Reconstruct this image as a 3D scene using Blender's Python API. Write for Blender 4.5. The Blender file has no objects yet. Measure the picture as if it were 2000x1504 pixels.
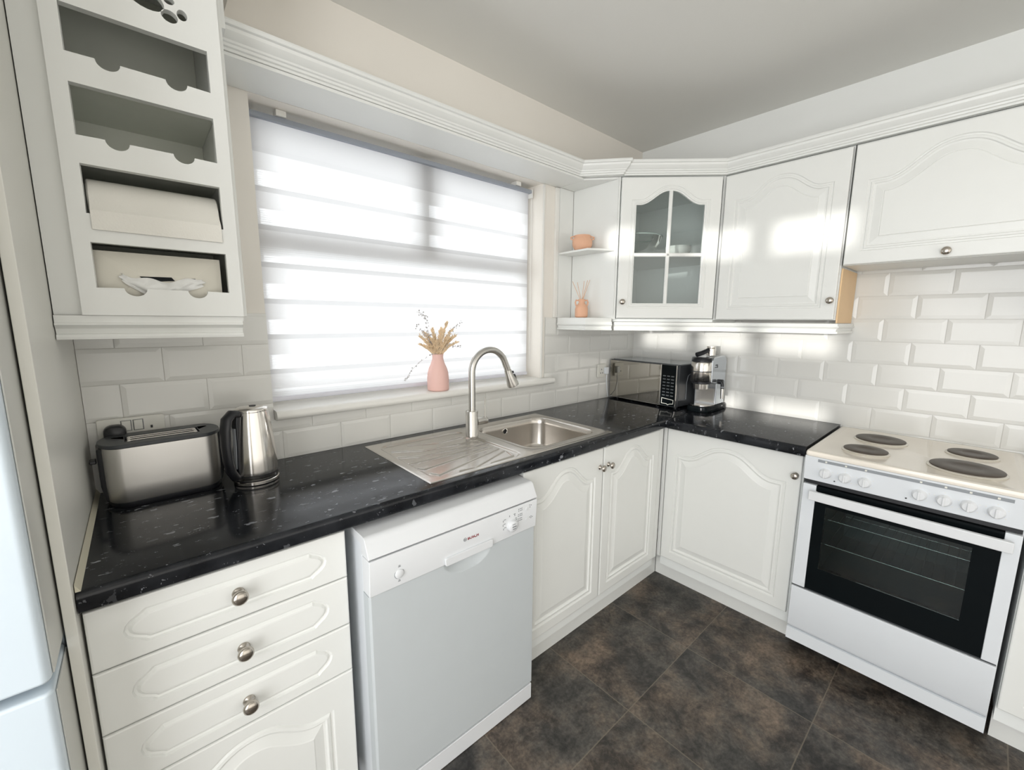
import bpy, bmesh, math, random
from mathutils import Vector, Matrix
from mathutils.geometry import tessellate_polygon
random.seed(7)
sc = bpy.context.scene
COL = sc.collection
PI = math.pi
W, H = 2.674, 2.474           # right wall plane, ceiling height (window wall is y = 0, room is y < 0)

# ---------------------------------------------------------------- camera
cam_d = bpy.data.cameras.new('camera')
cam = bpy.data.objects.new('camera', cam_d)
COL.objects.link(cam)
cam_d.sensor_fit = 'HORIZONTAL'; cam_d.sensor_width = 36.0; cam_d.lens = 14.80
cam_d.clip_start = 0.02; cam_d.clip_end = 60
_r = Vector((0.74986, -0.66156, 0.00693)); _u = Vector((0.09553, 0.11863, 0.98833)); _b = Vector((-0.65466, -0.74045, 0.15215))
_m = Matrix((_r, _u, _b)).transposed().to_4x4()
_m.translation = Vector((0.1305, -1.6247, 1.4034))
cam.matrix_world = _m
sc.camera = cam

# ---------------------------------------------------------------- world, sun, daylight, rear fill, exposure
wd = bpy.data.worlds.new('daylight_world'); sc.world = wd; wd.use_nodes = True
wd.node_tree.nodes['Background'].inputs[0].default_value = (0.97, 0.985, 1.0, 1)
wd.node_tree.nodes['Background'].inputs[1].default_value = 2.4
sc.view_settings.view_transform = 'Standard'; sc.view_settings.look = 'None'
sc.view_settings.exposure = 0.80; sc.view_settings.gamma = 1.0; sc.view_settings.use_curve_mapping = False

def lamp(name, kind, loc, direction, energy, color=(1, 1, 1), sx=1.0, sy=1.0, angle=0.02):
    l = bpy.data.lights.new(name, kind); l.energy = energy; l.color = color
    if kind == 'AREA':
        l.shape = 'RECTANGLE'; l.size = sx; l.size_y = sy
    if kind == 'SUN': l.angle = angle
    o = bpy.data.objects.new(name, l); COL.objects.link(o)
    o.location = loc
    o.rotation_euler = Vector(direction).to_track_quat('-Z', 'Y').to_euler()
    return o
lamp('sun', 'SUN', (-4, -3, 3), (1, 0.25, -0.045), 1.5, (1.0, 0.98, 0.94), angle=0.022)
lamp('daylight_side_window', 'AREA', (-1.27, -1.95, 1.30), (1, 0, 0), 30, (0.97, 0.98, 1.0), 1.9, 2.1)
lamp('rear_fill_lamp', 'AREA', (0.7, -3.56, 1.2), (0, 1, 0.0), 11.5, (1.0, 0.985, 0.95), 3.4, 2.2)  # soft fill lamp added against the solid rear wall, no door there

# ---------------------------------------------------------------- materials
def new_mat(name):
    m = bpy.data.materials.new(name); m.use_nodes = True
    nt = m.node_tree
    return m, nt, nt.nodes['Principled BSDF']
def N(nt, t, **kw):
    n = nt.nodes.new(t)
    for k, v in kw.items():
        if k.startswith('i_'): n.inputs[int(k[2:]) if k[2:].isdigit() else k[2:].replace('_', ' ')].default_value = v
        else: setattr(n, k, v)
    return n
def simple(name, color, rough=0.4, metal=0.0, noise=0.015, scale=14, bump=0.0, bscale=200, coat=0.0, spec=0.5):
    m, nt, b = new_mat(name)
    tc = N(nt, 'ShaderNodeTexCoord'); nz = N(nt, 'ShaderNodeTexNoise'); nz.inputs['Scale'].default_value = scale
    nt.links.new(tc.outputs['Object'], nz.inputs['Vector'])
    mp = N(nt, 'ShaderNodeMapRange'); mp.inputs['To Min'].default_value = 1 - noise * 2; mp.inputs['To Max'].default_value = 1 + noise * 2
    nt.links.new(nz.outputs['Fac'], mp.inputs['Value'])
    mx = N(nt, 'ShaderNodeVectorMath', operation='SCALE'); mx.inputs[0].default_value = color[:3]
    nt.links.new(mp.outputs['Result'], mx.inputs['Scale'])
    nt.links.new(mx.outputs[0], b.inputs['Base Color'])
    b.inputs['Roughness'].default_value = rough; b.inputs['Metallic'].default_value = metal
    b.inputs['Specular IOR Level'].default_value = spec
    if coat: b.inputs['Coat Weight'].default_value = coat; b.inputs['Coat Roughness'].default_value = 0.08
    if bump:
        n2 = N(nt, 'ShaderNodeTexNoise'); n2.inputs['Scale'].default_value = bscale
        nt.links.new(tc.outputs['Object'], n2.inputs['Vector'])
        bp = N(nt, 'ShaderNodeBump'); bp.inputs['Strength'].default_value = bump; bp.inputs['Distance'].default_value = 0.001
        nt.links.new(n2.outputs['Fac'], bp.inputs['Height']); nt.links.new(bp.outputs[0], b.inputs['Normal'])
    return m
def brushed(name, color, rough=0.28, stretch=(1, 1, 90), aniso=0.0):
    m, nt, b = new_mat(name)
    tc = N(nt, 'ShaderNodeTexCoord'); mpn = N(nt, 'ShaderNodeMapping'); mpn.inputs['Scale'].default_value = stretch
    nz = N(nt, 'ShaderNodeTexNoise'); nz.inputs['Scale'].default_value = 9; nz.inputs['Detail'].default_value = 4
    nt.links.new(tc.outputs['Object'], mpn.inputs['Vector']); nt.links.new(mpn.outputs[0], nz.inputs['Vector'])
    mr = N(nt, 'ShaderNodeMapRange'); mr.inputs['To Min'].default_value = rough * 0.9; mr.inputs['To Max'].default_value = rough * 1.12
    nt.links.new(nz.outputs['Fac'], mr.inputs['Value']); nt.links.new(mr.outputs[0], b.inputs['Roughness'])
    bp = N(nt, 'ShaderNodeBump'); bp.inputs['Strength'].default_value = 0.004; bp.inputs['Distance'].default_value = 0.0001
    nt.links.new(nz.outputs['Fac'], bp.inputs['Height']); nt.links.new(bp.outputs[0], b.inputs['Normal'])
    b.inputs['Base Color'].default_value = (*color, 1); b.inputs['Metallic'].default_value = 1.0
    return m
M = {}
M['cab'] = simple('cabinet_gloss_white', (0.82, 0.828, 0.80), 0.34, noise=0.006)
M['cab_in'] = simple('cabinet_inside_white', (0.86, 0.88, 0.86), 0.5, noise=0.006)
M['rack_in'] = simple('rack_inside_grey', (0.84, 0.86, 0.78), 0.6, noise=0.02)
M['panel'] = simple('painted_panel', (0.82, 0.81, 0.75), 0.35, noise=0.01, scale=5)
M['wall'] = simple('wall_paint', (0.86, 0.82, 0.755), 0.6, noise=0.012, scale=3, bump=0.1, bscale=60)
M['wallr'] = simple('wall_paint_right', (0.88, 0.89, 0.87), 0.35, noise=0.012, scale=3, bump=0.1, bscale=60)
M['ceiling'] = simple('ceiling_paint', (0.82, 0.81, 0.77), 0.8, noise=0.01, scale=2)
M['trim'] = simple('gloss_trim_white', (0.84, 0.83, 0.79), 0.25, noise=0.008)
M['tile'] = simple('metro_tile_glaze', (0.79, 0.785, 0.75), 0.16, noise=0.012, scale=4)
M['grout'] = simple('tile_grout', (0.72, 0.71, 0.67), 0.8, noise=0.03, scale=40)
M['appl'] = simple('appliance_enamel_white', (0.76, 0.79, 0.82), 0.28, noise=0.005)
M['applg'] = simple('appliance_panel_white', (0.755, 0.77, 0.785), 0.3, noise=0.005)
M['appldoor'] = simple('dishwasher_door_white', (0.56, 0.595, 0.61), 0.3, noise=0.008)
M['fridge'] = simple('fridge_enamel', (0.66, 0.74, 0.80), 0.2, noise=0.006)
M['fridge_side'] = simple('fridge_door_side', (0.62, 0.62, 0.58), 0.3, noise=0.01)
M['cream'] = simple('hob_enamel_cream', (0.86, 0.80, 0.71), 0.16, noise=0.01, coat=0.2)
M['iron'] = simple('hotplate_iron', (0.075, 0.06, 0.048), 0.45, noise=0.2, scale=25, bump=0.2, bscale=120)
M['black'] = simple('black_plastic', (0.012, 0.013, 0.016), 0.35, noise=0.02)
M['blackg'] = simple('black_gloss', (0.005, 0.007, 0.008), 0.05, noise=0.02, spec=0.08)
M['dgrey'] = simple('dark_grey_plastic', (0.045, 0.05, 0.055), 0.4)
M['mgrey'] = simple('mid_grey_print', (0.30, 0.32, 0.34), 0.4)
M['keys'] = simple('panel_keys', (0.12, 0.13, 0.135), 0.4)
M['ink'] = simple('grey_print', (0.16, 0.17, 0.18), 0.5)
M['red'] = simple('dark_red_print', (0.25, 0.02, 0.03), 0.5)
M['steel'] = brushed('brushed_steel', (0.60, 0.585, 0.555), 0.26, (90, 90, 1))
M['steelsink'] = brushed('sink_steel', (0.60, 0.57, 0.53), 0.24, (2, 60, 60))
M['steeltoast'] = brushed('toaster_steel', (0.66, 0.645, 0.62), 0.42, (60, 60, 1))
M['chrome'] = brushed('polished_steel', (0.74, 0.71, 0.67), 0.15, (40, 40, 1))
M['nickel'] = simple('knob_nickel', (0.50, 0.46, 0.41), 0.22, metal=1.0, noise=0.03)
M['wire'] = simple('oven_wire', (0.75, 0.76, 0.76), 0.25, metal=1.0)
M['socket'] = simple('socket_plastic', (0.78, 0.77, 0.71), 0.3)
M['cream_paper'] = simple('box_card_cream', (0.76, 0.73, 0.64), 0.6, noise=0.01)
M['paper'] = simple('soft_paper', (0.84, 0.82, 0.76), 0.85, noise=0.01, bump=0.6, bscale=260)
M['tissue'] = simple('tissue_white', (0.85, 0.85, 0.83), 0.9)
M['pink'] = simple('pink_vase_glaze', (0.87, 0.56, 0.50), 0.5, noise=0.01)
M['peach'] = simple('terracotta_peach', (0.76, 0.44, 0.29), 0.7, noise=0.03, bump=0.2)
M['reed'] = simple('reed_tan', (0.68, 0.44, 0.30), 0.8)
M['straw'] = simple('dried_grass', (0.84, 0.66, 0.45), 0.9, noise=0.15, scale=60)
M['twig'] = simple('dried_twig_grey', (0.60, 0.58, 0.58), 0.8)
M['wood'] = simple('raw_wood_side', (0.83, 0.58, 0.33), 0.5, noise=0.05, scale=6)
M['bowlw'] = simple('white_bowl', (0.80, 0.79, 0.75), 0.2)
M['cavity'] = simple('oven_cavity', (0.10, 0.13, 0.13), 0.35)
M['sealant'] = simple('cream_sealant', (0.70, 0.66, 0.52), 0.5)

def glass_mat(name, tint, refl=0.08, rough=0.0, alpha_mix=None):
    m = bpy.data.materials.new(name); m.use_nodes = True; nt = m.node_tree; nt.nodes.clear()
    out = N(nt, 'ShaderNodeOutputMaterial'); tr = N(nt, 'ShaderNodeBsdfTransparent'); gl = N(nt, 'ShaderNodeBsdfGlossy')
    tr.inputs[0].default_value = (*tint, 1); gl.inputs['Roughness'].default_value = rough
    fr = N(nt, 'ShaderNodeFresnel'); fr.inputs[0].default_value = 1.5
    ad = N(nt, 'ShaderNodeMath', operation='ADD'); ad.inputs[1].default_value = refl - 0.04; ad.use_clamp = True
    nt.links.new(fr.outputs[0], ad.inputs[0])
    mx = N(nt, 'ShaderNodeMixShader'); nt.links.new(ad.outputs[0], mx.inputs[0])
    nt.links.new(tr.outputs[0], mx.inputs[1]); nt.links.new(gl.outputs[0], mx.inputs[2]); nt.links.new(mx.outputs[0], out.inputs[0])
    return m
M['glass'] = glass_mat('window_glass', (0.97, 0.98, 0.98))
M['cabglass'] = glass_mat('cabinet_glass', (0.95, 0.98, 0.975), 0.05)
M['ovenglass'] = glass_mat('oven_glass', (0.62, 0.68, 0.67), 0.05)
M['bowlglass'] = glass_mat('bowl_glass', (0.95, 0.97, 0.965), 0.02)

def mat_mwglass():
    m, nt, b = new_mat('microwave_mirror_glass')
    b.inputs['Base Color'].default_value = (0.42, 0.40, 0.36, 1); b.inputs['Metallic'].default_value = 1.0; b.inputs['Roughness'].default_value = 0.03
    return m
M['mirror'] = mat_mwglass()

def mat_worktop():
    m, nt, b = new_mat('black_speckled_laminate')
    tc = N(nt, 'ShaderNodeTexCoord')
    def flecks(scale, thr, stretch, rot, seed):
        mp = N(nt, 'ShaderNodeMapping'); mp.inputs['Scale'].default_value = stretch; mp.inputs['Rotation'].default_value = (0, 0, rot); mp.inputs['Location'].default_value = (seed, seed, 0)
        vo = N(nt, 'ShaderNodeTexVoronoi'); vo.inputs['Scale'].default_value = scale
        nt.links.new(tc.outputs['Object'], mp.inputs['Vector'])
        nz = N(nt, 'ShaderNodeTexNoise'); nz.inputs['Scale'].default_value = scale * 2.2
        nt.links.new(mp.outputs[0], nz.inputs['Vector'])
        va = N(nt, 'ShaderNodeMixRGB'); va.inputs[0].default_value = 0.03; nt.links.new(mp.outputs[0], va.inputs[1]); nt.links.new(nz.outputs['Color'], va.inputs[2])
        nt.links.new(va.outputs[0], vo.inputs['Vector'])
        sp = N(nt, 'ShaderNodeSeparateColor'); nt.links.new(vo.outputs['Color'], sp.inputs[0])
        # radius depends on cell, only some cells carry a fleck
        r = N(nt, 'ShaderNodeMapRange'); r.inputs['From Min'].default_value = thr; r.inputs['From Max'].default_value = 1.0
        r.inputs['To Min'].default_value = 0.0; r.inputs['To Max'].default_value = 0.36
        nt.links.new(sp.outputs[0], r.inputs['Value'])
        lt = N(nt, 'ShaderNodeMath', operation='LESS_THAN'); nt.links.new(vo.outputs['Distance'], lt.inputs[0]); nt.links.new(r.outputs[0], lt.inputs[1])
        ml = N(nt, 'ShaderNodeMath', operation='MULTIPLY'); nt.links.new(lt.outputs[0], ml.inputs[0]); nt.links.new(sp.outputs[1], ml.inputs[1])
        return ml
    a = flecks(30, 0.62, (1, 2.2, 1), 0.6, 0.0); c = flecks(80, 0.74, (1.0, 1.6, 1), -0.4, 3.1)
    ad = N(nt, 'ShaderNodeMath', operation='MAXIMUM'); nt.links.new(a.outputs[0], ad.inputs[0]); nt.links.new(c.outputs[0], ad.inputs[1])
    nz = N(nt, 'ShaderNodeTexNoise'); nz.inputs['Scale'].default_value = 16; nz.inputs['Detail'].default_value = 6; nt.links.new(tc.outputs['Object'], nz.inputs['Vector'])
    cr = N(nt, 'ShaderNodeValToRGB'); nt.links.new(nz.outputs['Fac'], cr.inputs[0])
    cr.color_ramp.elements[0].position = 0.35; cr.color_ramp.elements[0].color = (0.006, 0.007, 0.009, 1)
    cr.color_ramp.elements[1].position = 0.75; cr.color_ramp.elements[1].color = (0.022, 0.024, 0.028, 1)
    mx = N(nt, 'ShaderNodeMixRGB'); nt.links.new(ad.outputs[0], mx.inputs[0]); nt.links.new(cr.outputs[0], mx.inputs[1]); mx.inputs[2].default_value = (0.26, 0.27, 0.29, 1)
    nt.links.new(mx.outputs[0], b.inputs['Base Color'])
    b.inputs['Roughness'].default_value = 0.13; b.inputs['Specular IOR Level'].default_value = 0.30
    return m
M['worktop'] = mat_worktop()

def mat_floor():
    m, nt, b = new_mat('slate_effect_floor_tile')
    tc = N(nt, 'ShaderNodeTexCoord'); sp = N(nt, 'ShaderNodeSeparateXYZ'); nt.links.new(tc.outputs['Object'], sp.inputs[0])
    def math(op, a, bb=None, cc=None):
        n = N(nt, 'ShaderNodeMath', operation=op)
        for i, v in enumerate((a, bb, cc)):
            if v is None: continue
            if isinstance(v, (int, float)): n.inputs[i].default_value = v
            else: nt.links.new(v, n.inputs[i])
        return n.outputs[0]
    ux = math('DIVIDE', math('SUBTRACT', sp.outputs[0], 0.890), 0.4505)
    uy = math('DIVIDE', math('ADD', sp.outputs[1], 0.452), 0.457)
    fx = math('FRACT', ux); fy = math('FRACT', uy)
    ex = math('MINIMUM', fx, math('SUBTRACT', 1.0, fx)); ey = math('MINIMUM', fy, math('SUBTRACT', 1.0, fy))
    e = math('MINIMUM', ex, ey)
    gr = math('LESS_THAN', e, 0.0040)
    cx = math('FLOOR', ux); cy = math('FLOOR', uy)
    cb = N(nt, 'ShaderNodeCombineXYZ'); nt.links.new(cx, cb.inputs[0]); nt.links.new(cy, cb.inputs[1])
    wn = N(nt, 'ShaderNodeTexWhiteNoise'); wn.noise_dimensions = '3D'; nt.links.new(cb.outputs[0], wn.inputs[0])
    off = N(nt, 'ShaderNodeVectorMath', operation='SCALE'); off.inputs['Scale'].default_value = 9.0; nt.links.new(wn.outputs['Color'], off.inputs[0])
    av = N(nt, 'ShaderNodeVectorMath', operation='ADD'); nt.links.new(tc.outputs['Object'], av.inputs[0]); nt.links.new(off.outputs[0], av.inputs[1])
    n1 = N(nt, 'ShaderNodeTexNoise'); n1.inputs['Scale'].default_value = 3.6; n1.inputs['Detail'].default_value = 12; n1.inputs['Roughness'].default_value = 0.68; n1.inputs['Distortion'].default_value = 0.15
    n2 = N(nt, 'ShaderNodeTexNoise'); n2.inputs['Scale'].default_value = 7.0; n2.inputs['Detail'].default_value = 14; n2.inputs['Roughness'].default_value = 0.80; n2.inputs['Distortion'].default_value = 0.25
    n3 = N(nt, 'ShaderNodeTexNoise'); n3.inputs['Scale'].default_value = 90; n3.inputs['Detail'].default_value = 4
    for n in (n1, n2, n3): nt.links.new(av.outputs[0], n.inputs['Vector'])
    c1 = N(nt, 'ShaderNodeValToRGB'); nt.links.new(n1.outputs['Fac'], c1.inputs[0])
    el = c1.color_ramp.elements
    el[0].position = 0.38; el[0].color = (0.050, 0.048, 0.045, 1); el[1].position = 0.64; el[1].color = (0.170, 0.130, 0.100, 1)
    k = el.new(0.46); k.color = (0.085, 0.078, 0.070, 1); k = el.new(0.56); k.color = (0.125, 0.100, 0.080, 1)
    c2 = N(nt, 'ShaderNodeValToRGB'); nt.links.new(n2.outputs['Fac'], c2.inputs[0])
    el = c2.color_ramp.elements
    el[0].position = 0.41; el[0].color = (0.30, 0.30, 0.31, 1); el[1].position = 0.58; el[1].color = (1.30, 1.27, 1.22, 1)
    mu = N(nt, 'ShaderNodeMixRGB', blend_type='MULTIPLY'); mu.inputs[0].default_value = 1.0; nt.links.new(c1.outputs[0], mu.inputs[1]); nt.links.new(c2.outputs[0], mu.inputs[2])
    r3 = N(nt, 'ShaderNodeMapRange'); r3.inputs['From Min'].default_value = 0.3; r3.inputs['From Max'].default_value = 0.7; r3.inputs['To Min'].default_value = 0.7; r3.inputs['To Max'].default_value = 1.3; nt.links.new(n3.outputs['Fac'], r3.inputs['Value'])
    m3 = N(nt, 'ShaderNodeVectorMath', operation='SCALE'); nt.links.new(mu.outputs[0], m3.inputs[0]); nt.links.new(r3.outputs[0], m3.inputs['Scale'])
    gm = N(nt, 'ShaderNodeMixRGB'); nt.links.new(math('MULTIPLY', gr, 0.55), gm.inputs[0]); nt.links.new(m3.outputs[0], gm.inputs[1]); gm.inputs[2].default_value = (0.22, 0.185, 0.14, 1)
    nt.links.new(gm.outputs[0], b.inputs['Base Color'])
    bp = N(nt, 'ShaderNodeBump'); bp.inputs['Strength'].default_value = 0.25; bp.inputs['Distance'].default_value = 0.003
    nt.links.new(n2.outputs['Fac'], bp.inputs['Height']); nt.links.new(bp.outputs[0], b.inputs['Normal'])
    b.inputs['Roughness'].default_value = 0.42
    return m
M['floor'] = mat_floor()

BANDS = [(1.975, 1.901), (1.847, 1.775), (1.723, 1.651), (1.599, 1.526), (1.473, 1.402), (1.350, 1.279), (1.224, 1.156)]
def mat_blind():
    # woven bands (translucent) alternating with sheer ribbed bands, measured up the cloth
    m = bpy.data.materials.new('zebra_blind_fabric'); m.use_nodes = True; nt = m.node_tree; nt.nodes.clear()
    out = N(nt, 'ShaderNodeOutputMaterial')
    tc = N(nt, 'ShaderNodeTexCoord'); sp = N(nt, 'ShaderNodeSeparateXYZ'); nt.links.new(tc.outputs['Object'], sp.inputs[0])
    def math(op, a, bb=None):
        n = N(nt, 'ShaderNodeMath', operation=op)
        for i, v in enumerate((a, bb)):
            if v is None: continue
            if isinstance(v, (int, float)): n.inputs[i].default_value = v
            else: nt.links.new(v, n.inputs[i])
        return n.outputs[0]
    # period 0.1255 m, woven part first (from the top edge of each band at z = 1.975 - k*0.1255)
    ph = math('DIVIDE', math('SUBTRACT', 1.975, sp.outputs[2]), 0.1255)
    fr = math('FRACT', ph)
    woven = math('MAXIMUM', math('LESS_THAN', fr, 0.585), math('GREATER_THAN', sp.outputs[2], 1.975))
    rib = math('SINE', math('MULTIPLY', sp.outputs[2], 900.0))
    df = N(nt, 'ShaderNodeBsdfDiffuse'); df.inputs[0].default_value = (0.84, 0.84, 0.86, 1)
    tl = N(nt, 'ShaderNodeBsdfTranslucent')
    # the woven cloth is doubled where the two layers overlap near each band's top edge
    dd = math('SUBTRACT', 1.0, math('MULTIPLY', math('LESS_THAN', fr, 0.14), 0.22))
    dd2 = math('MULTIPLY', dd, math('SUBTRACT', 1.0, math('MULTIPLY', math('GREATER_THAN', sp.outputs[2], 1.975), 0.20)))
    cv = N(nt, 'ShaderNodeVectorMath', operation='SCALE'); cv.inputs[0].default_value = (0.76, 0.755, 0.76); nt.links.new(dd2, cv.inputs['Scale'])
    nt.links.new(cv.outputs[0], tl.inputs[0])
    wv = N(nt, 'ShaderNodeMixShader'); wv.inputs[0].default_value = 0.80; nt.links.new(df.outputs[0], wv.inputs[1]); nt.links.new(tl.outputs[0], wv.inputs[2])
    tp = N(nt, 'ShaderNodeBsdfTransparent'); tp.inputs[0].default_value = (0.95, 0.95, 0.96, 1)
    tl2 = N(nt, 'ShaderNodeBsdfTranslucent'); tl2.inputs[0].default_value = (0.86, 0.86, 0.87, 1)
    sh = N(nt, 'ShaderNodeMixShader')
    nt.links.new(math('ADD', 0.92, math('MULTIPLY', rib, 0.04)), sh.inputs[0]); nt.links.new(tp.outputs[0], sh.inputs[1]); nt.links.new(tl2.outputs[0], sh.inputs[2])
    mx = N(nt, 'ShaderNodeMixShader'); nt.links.new(woven, mx.inputs[0]); nt.links.new(sh.outputs[0], mx.inputs[1]); nt.links.new(wv.outputs[0], mx.inputs[2])
    nt.links.new(mx.outputs[0], out.inputs[0])
    return m
M['blind'] = mat_blind()

# ---------------------------------------------------------------- mesh helpers
class MB:
    def __init__(s): s.v = []; s.f = []
    def add(s, vs, fs):
        o = len(s.v); s.v += [tuple(v) for v in vs]; s.f += [tuple(i + o for i in f) for f in fs]; return s
    def box(s, x0, x1, y0, y1, z0, z1):
        x0, x1 = min(x0, x1), max(x0, x1); y0, y1 = min(y0, y1), max(y0, y1); z0, z1 = min(z0, z1), max(z0, z1)
        return s.add([(x0, y0, z0), (x1, y0, z0), (x1, y1, z0), (x0, y1, z0), (x0, y0, z1), (x1, y0, z1), (x1, y1, z1), (x0, y1, z1)],
                     [(0, 3, 2, 1), (4, 5, 6, 7), (0, 1, 5, 4), (1, 2, 6, 5), (2, 3, 7, 6), (3, 0, 4, 7)])
    def loft(s, rings, close=True, cap0=True, cap1=True):
        n = len(rings[0]); vs = [p for r in rings for p in r]; fs = []
        for k in range(len(rings) - 1):
            for i in range(n if close else n - 1):
                j = (i + 1) % n
                fs.append((k * n + i, k * n + j, (k + 1) * n + j, (k + 1) * n + i))
        if cap0: fs.append(tuple(reversed(range(n))))
        if cap1: fs.append(tuple((len(rings) - 1) * n + i for i in range(n)))
        return s.add(vs, fs)
    def lathe(s, prof, seg=32, c=(0, 0, 0), axis='z', cap0=True, cap1=True):
        rings = []
        for r, z in prof:
            ring = []
            for i in range(seg):
                a = 2 * PI * i / seg; x, y = r * math.cos(a), r * math.sin(a)
                if axis == 'z': p = (c[0] + x, c[1] + y, c[2] + z)
                elif axis == 'y': p = (c[0] + x, c[1] - z, c[2] + y)      # z runs towards -y
                else: p = (c[0] + z, c[1] + x, c[2] + y)
                ring.append(p)
            rings.append(ring)
        return s.loft(rings, True, cap0, cap1)
    def tube(s, pts, r, seg=10, caps=True):
        pts = [Vector(p) for p in pts]; rings = []
        rr = r if isinstance(r, (list, tuple)) else [r] * len(pts)
        t0 = (pts[1] - pts[0]).normalized()
        nrm = t0.orthogonal().normalized()
        for i, p in enumerate(pts):
            if i == 0: t = t0
            elif i == len(pts) - 1: t = (pts[i] - pts[i - 1]).normalized()
            else: t = ((pts[i + 1] - pts[i]).normalized() + (pts[i] - pts[i - 1]).normalized()).normalized()
            nrm = (nrm - t * nrm.dot(t)).normalized(); bn = t.cross(nrm)
            rings.append([p + (nrm * math.cos(2 * PI * k / seg) + bn * math.sin(2 * PI * k / seg)) * rr[i] for k in range(seg)])
        return s.loft(rings, True, caps, caps)
    def prism(s, poly, a0, a1, axis='z'):
        def P(u, v, w): return (u, v, w) if axis == 'z' else ((w, u, v) if axis == 'x' else (u, w, v))
        n = len(poly)
        vs = [P(u, v, a0) for u, v in poly] + [P(u, v, a1) for u, v in poly]
        fs = [(i, (i + 1) % n, n + (i + 1) % n, n + i) for i in range(n)]
        fs += [tuple(reversed(range(n))), tuple(range(n, 2 * n))]
        return s.add(vs, fs)
    def holed(s, outer, holes, y0, y1):
        # plate in the x-z plane between y0 and y1 with holes
        loops = [outer] + holes
        flat = [p for l in loops for p in l]
        tris = tessellate_polygon([[Vector((u, v, 0)) for u, v in l] for l in loops])
        n = len(flat)
        vs = [(u, y0, v) for u, v in flat] + [(u, y1, v) for u, v in flat]
        fs = [tuple(t) for t in tris] + [tuple(n + i for i in reversed(t)) for t in tris]
        o = 0
        for l in loops:
            m = len(l)
            for i in range(m): fs.append((o + i, o + (i + 1) % m, n + o + (i + 1) % m, n + o + i))
            o += m
        return s.add(vs, fs)
    def sweep(s, path, prof, closed=False):
        # plan path [(x,y)], profile [(outward, z)]; outward = to the right of the walking direction
        P = [Vector((p[0], p[1])) for p in path]; rings = []
        for i, p in enumerate(P):
            d0 = (P[i] - P[i - 1]).normalized() if i > 0 else (P[1] - P[0]).normalized()
            d1 = (P[i + 1] - P[i]).normalized() if i < len(P) - 1 else d0
            n0 = Vector((d0.y, -d0.x)); n1 = Vector((d1.y, -d1.x)); nn = (n0 + n1).normalized(); k = 1 / max(0.3, nn.dot(n0))
            rings.append([(p.x + nn.x * o * k, p.y + nn.y * o * k, z) for o, z in prof])
        return s.loft(rings, True, True, True)
    def xform(s, m):
        s.v = [tuple(m @ Vector(v)) for v in s.v]; return s

def build(name, mb, mat, parent=None, bevel=0.0, smooth=True, seg=2, angle=35, loc=None, rotz=None, label=None, weld=True):
    me = bpy.data.meshes.new(name); me.from_pydata(mb.v, [], mb.f)
    bm = bmesh.new(); bm.from_mesh(me)
    if weld: bmesh.ops.remove_doubles(bm, verts=bm.verts, dist=1e-6)
    bmesh.ops.recalc_face_normals(bm, faces=bm.faces)
    for f in bm.faces: f.smooth = smooth
    if smooth:
        lim = math.radians(angle)
        for e in bm.edges:
            if len(e.link_faces) == 2 and e.calc_face_angle(0) > lim: e.smooth = False
            elif len(e.link_faces) != 2: e.smooth = False
    bm.to_mesh(me); bm.free()
    me.materials.append(mat)
    o = bpy.data.objects.new(name, me); COL.objects.link(o)
    if parent is not None: o.parent = parent
    if loc is not None: o.location = loc
    if rotz is not None: o.rotation_euler = (0, 0, rotz)
    if bevel:
        md = o.modifiers.new('edge_bevel', 'BEVEL'); md.width = bevel; md.segments = seg; md.limit_method = 'ANGLE'; md.angle_limit = math.radians(40)
        md.harden_normals = True
    if label: o['label'] = label
    return o
def thing(name, label, cat, loc=(0, 0, 0), rotz=0.0, group=None):
    o = bpy.data.objects.new(name, None); COL.objects.link(o); o.location = loc; o.rotation_euler = (0, 0, rotz)
    o.empty_display_size = 0.05
    o['label'] = label; o['category'] = cat
    if group: o['group'] = group
    return o
def tag(o, label, cat, group=None):
    o['label'] = label; o['category'] = cat
    if group: o['group'] = group
    return o
def struct(o): o['kind'] = 'structure'; return o
def B(*a): return MB().box(*a)

# rounded rectangle loop with n points per corner
def rrect(x0, x1, y0, y1, r, n=6):
    P = []
    for cx, cy, a0 in ((x1 - r, y1 - r, 0), (x0 + r, y1 - r, PI / 2), (x0 + r, y0 + r, PI), (x1 - r, y0 + r, 1.5 * PI)):
        for i in range(n + 1):
            a = a0 + (PI / 2) * i / n; P.append((cx + r * math.cos(a), cy + r * math.sin(a)))
    return P

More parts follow.
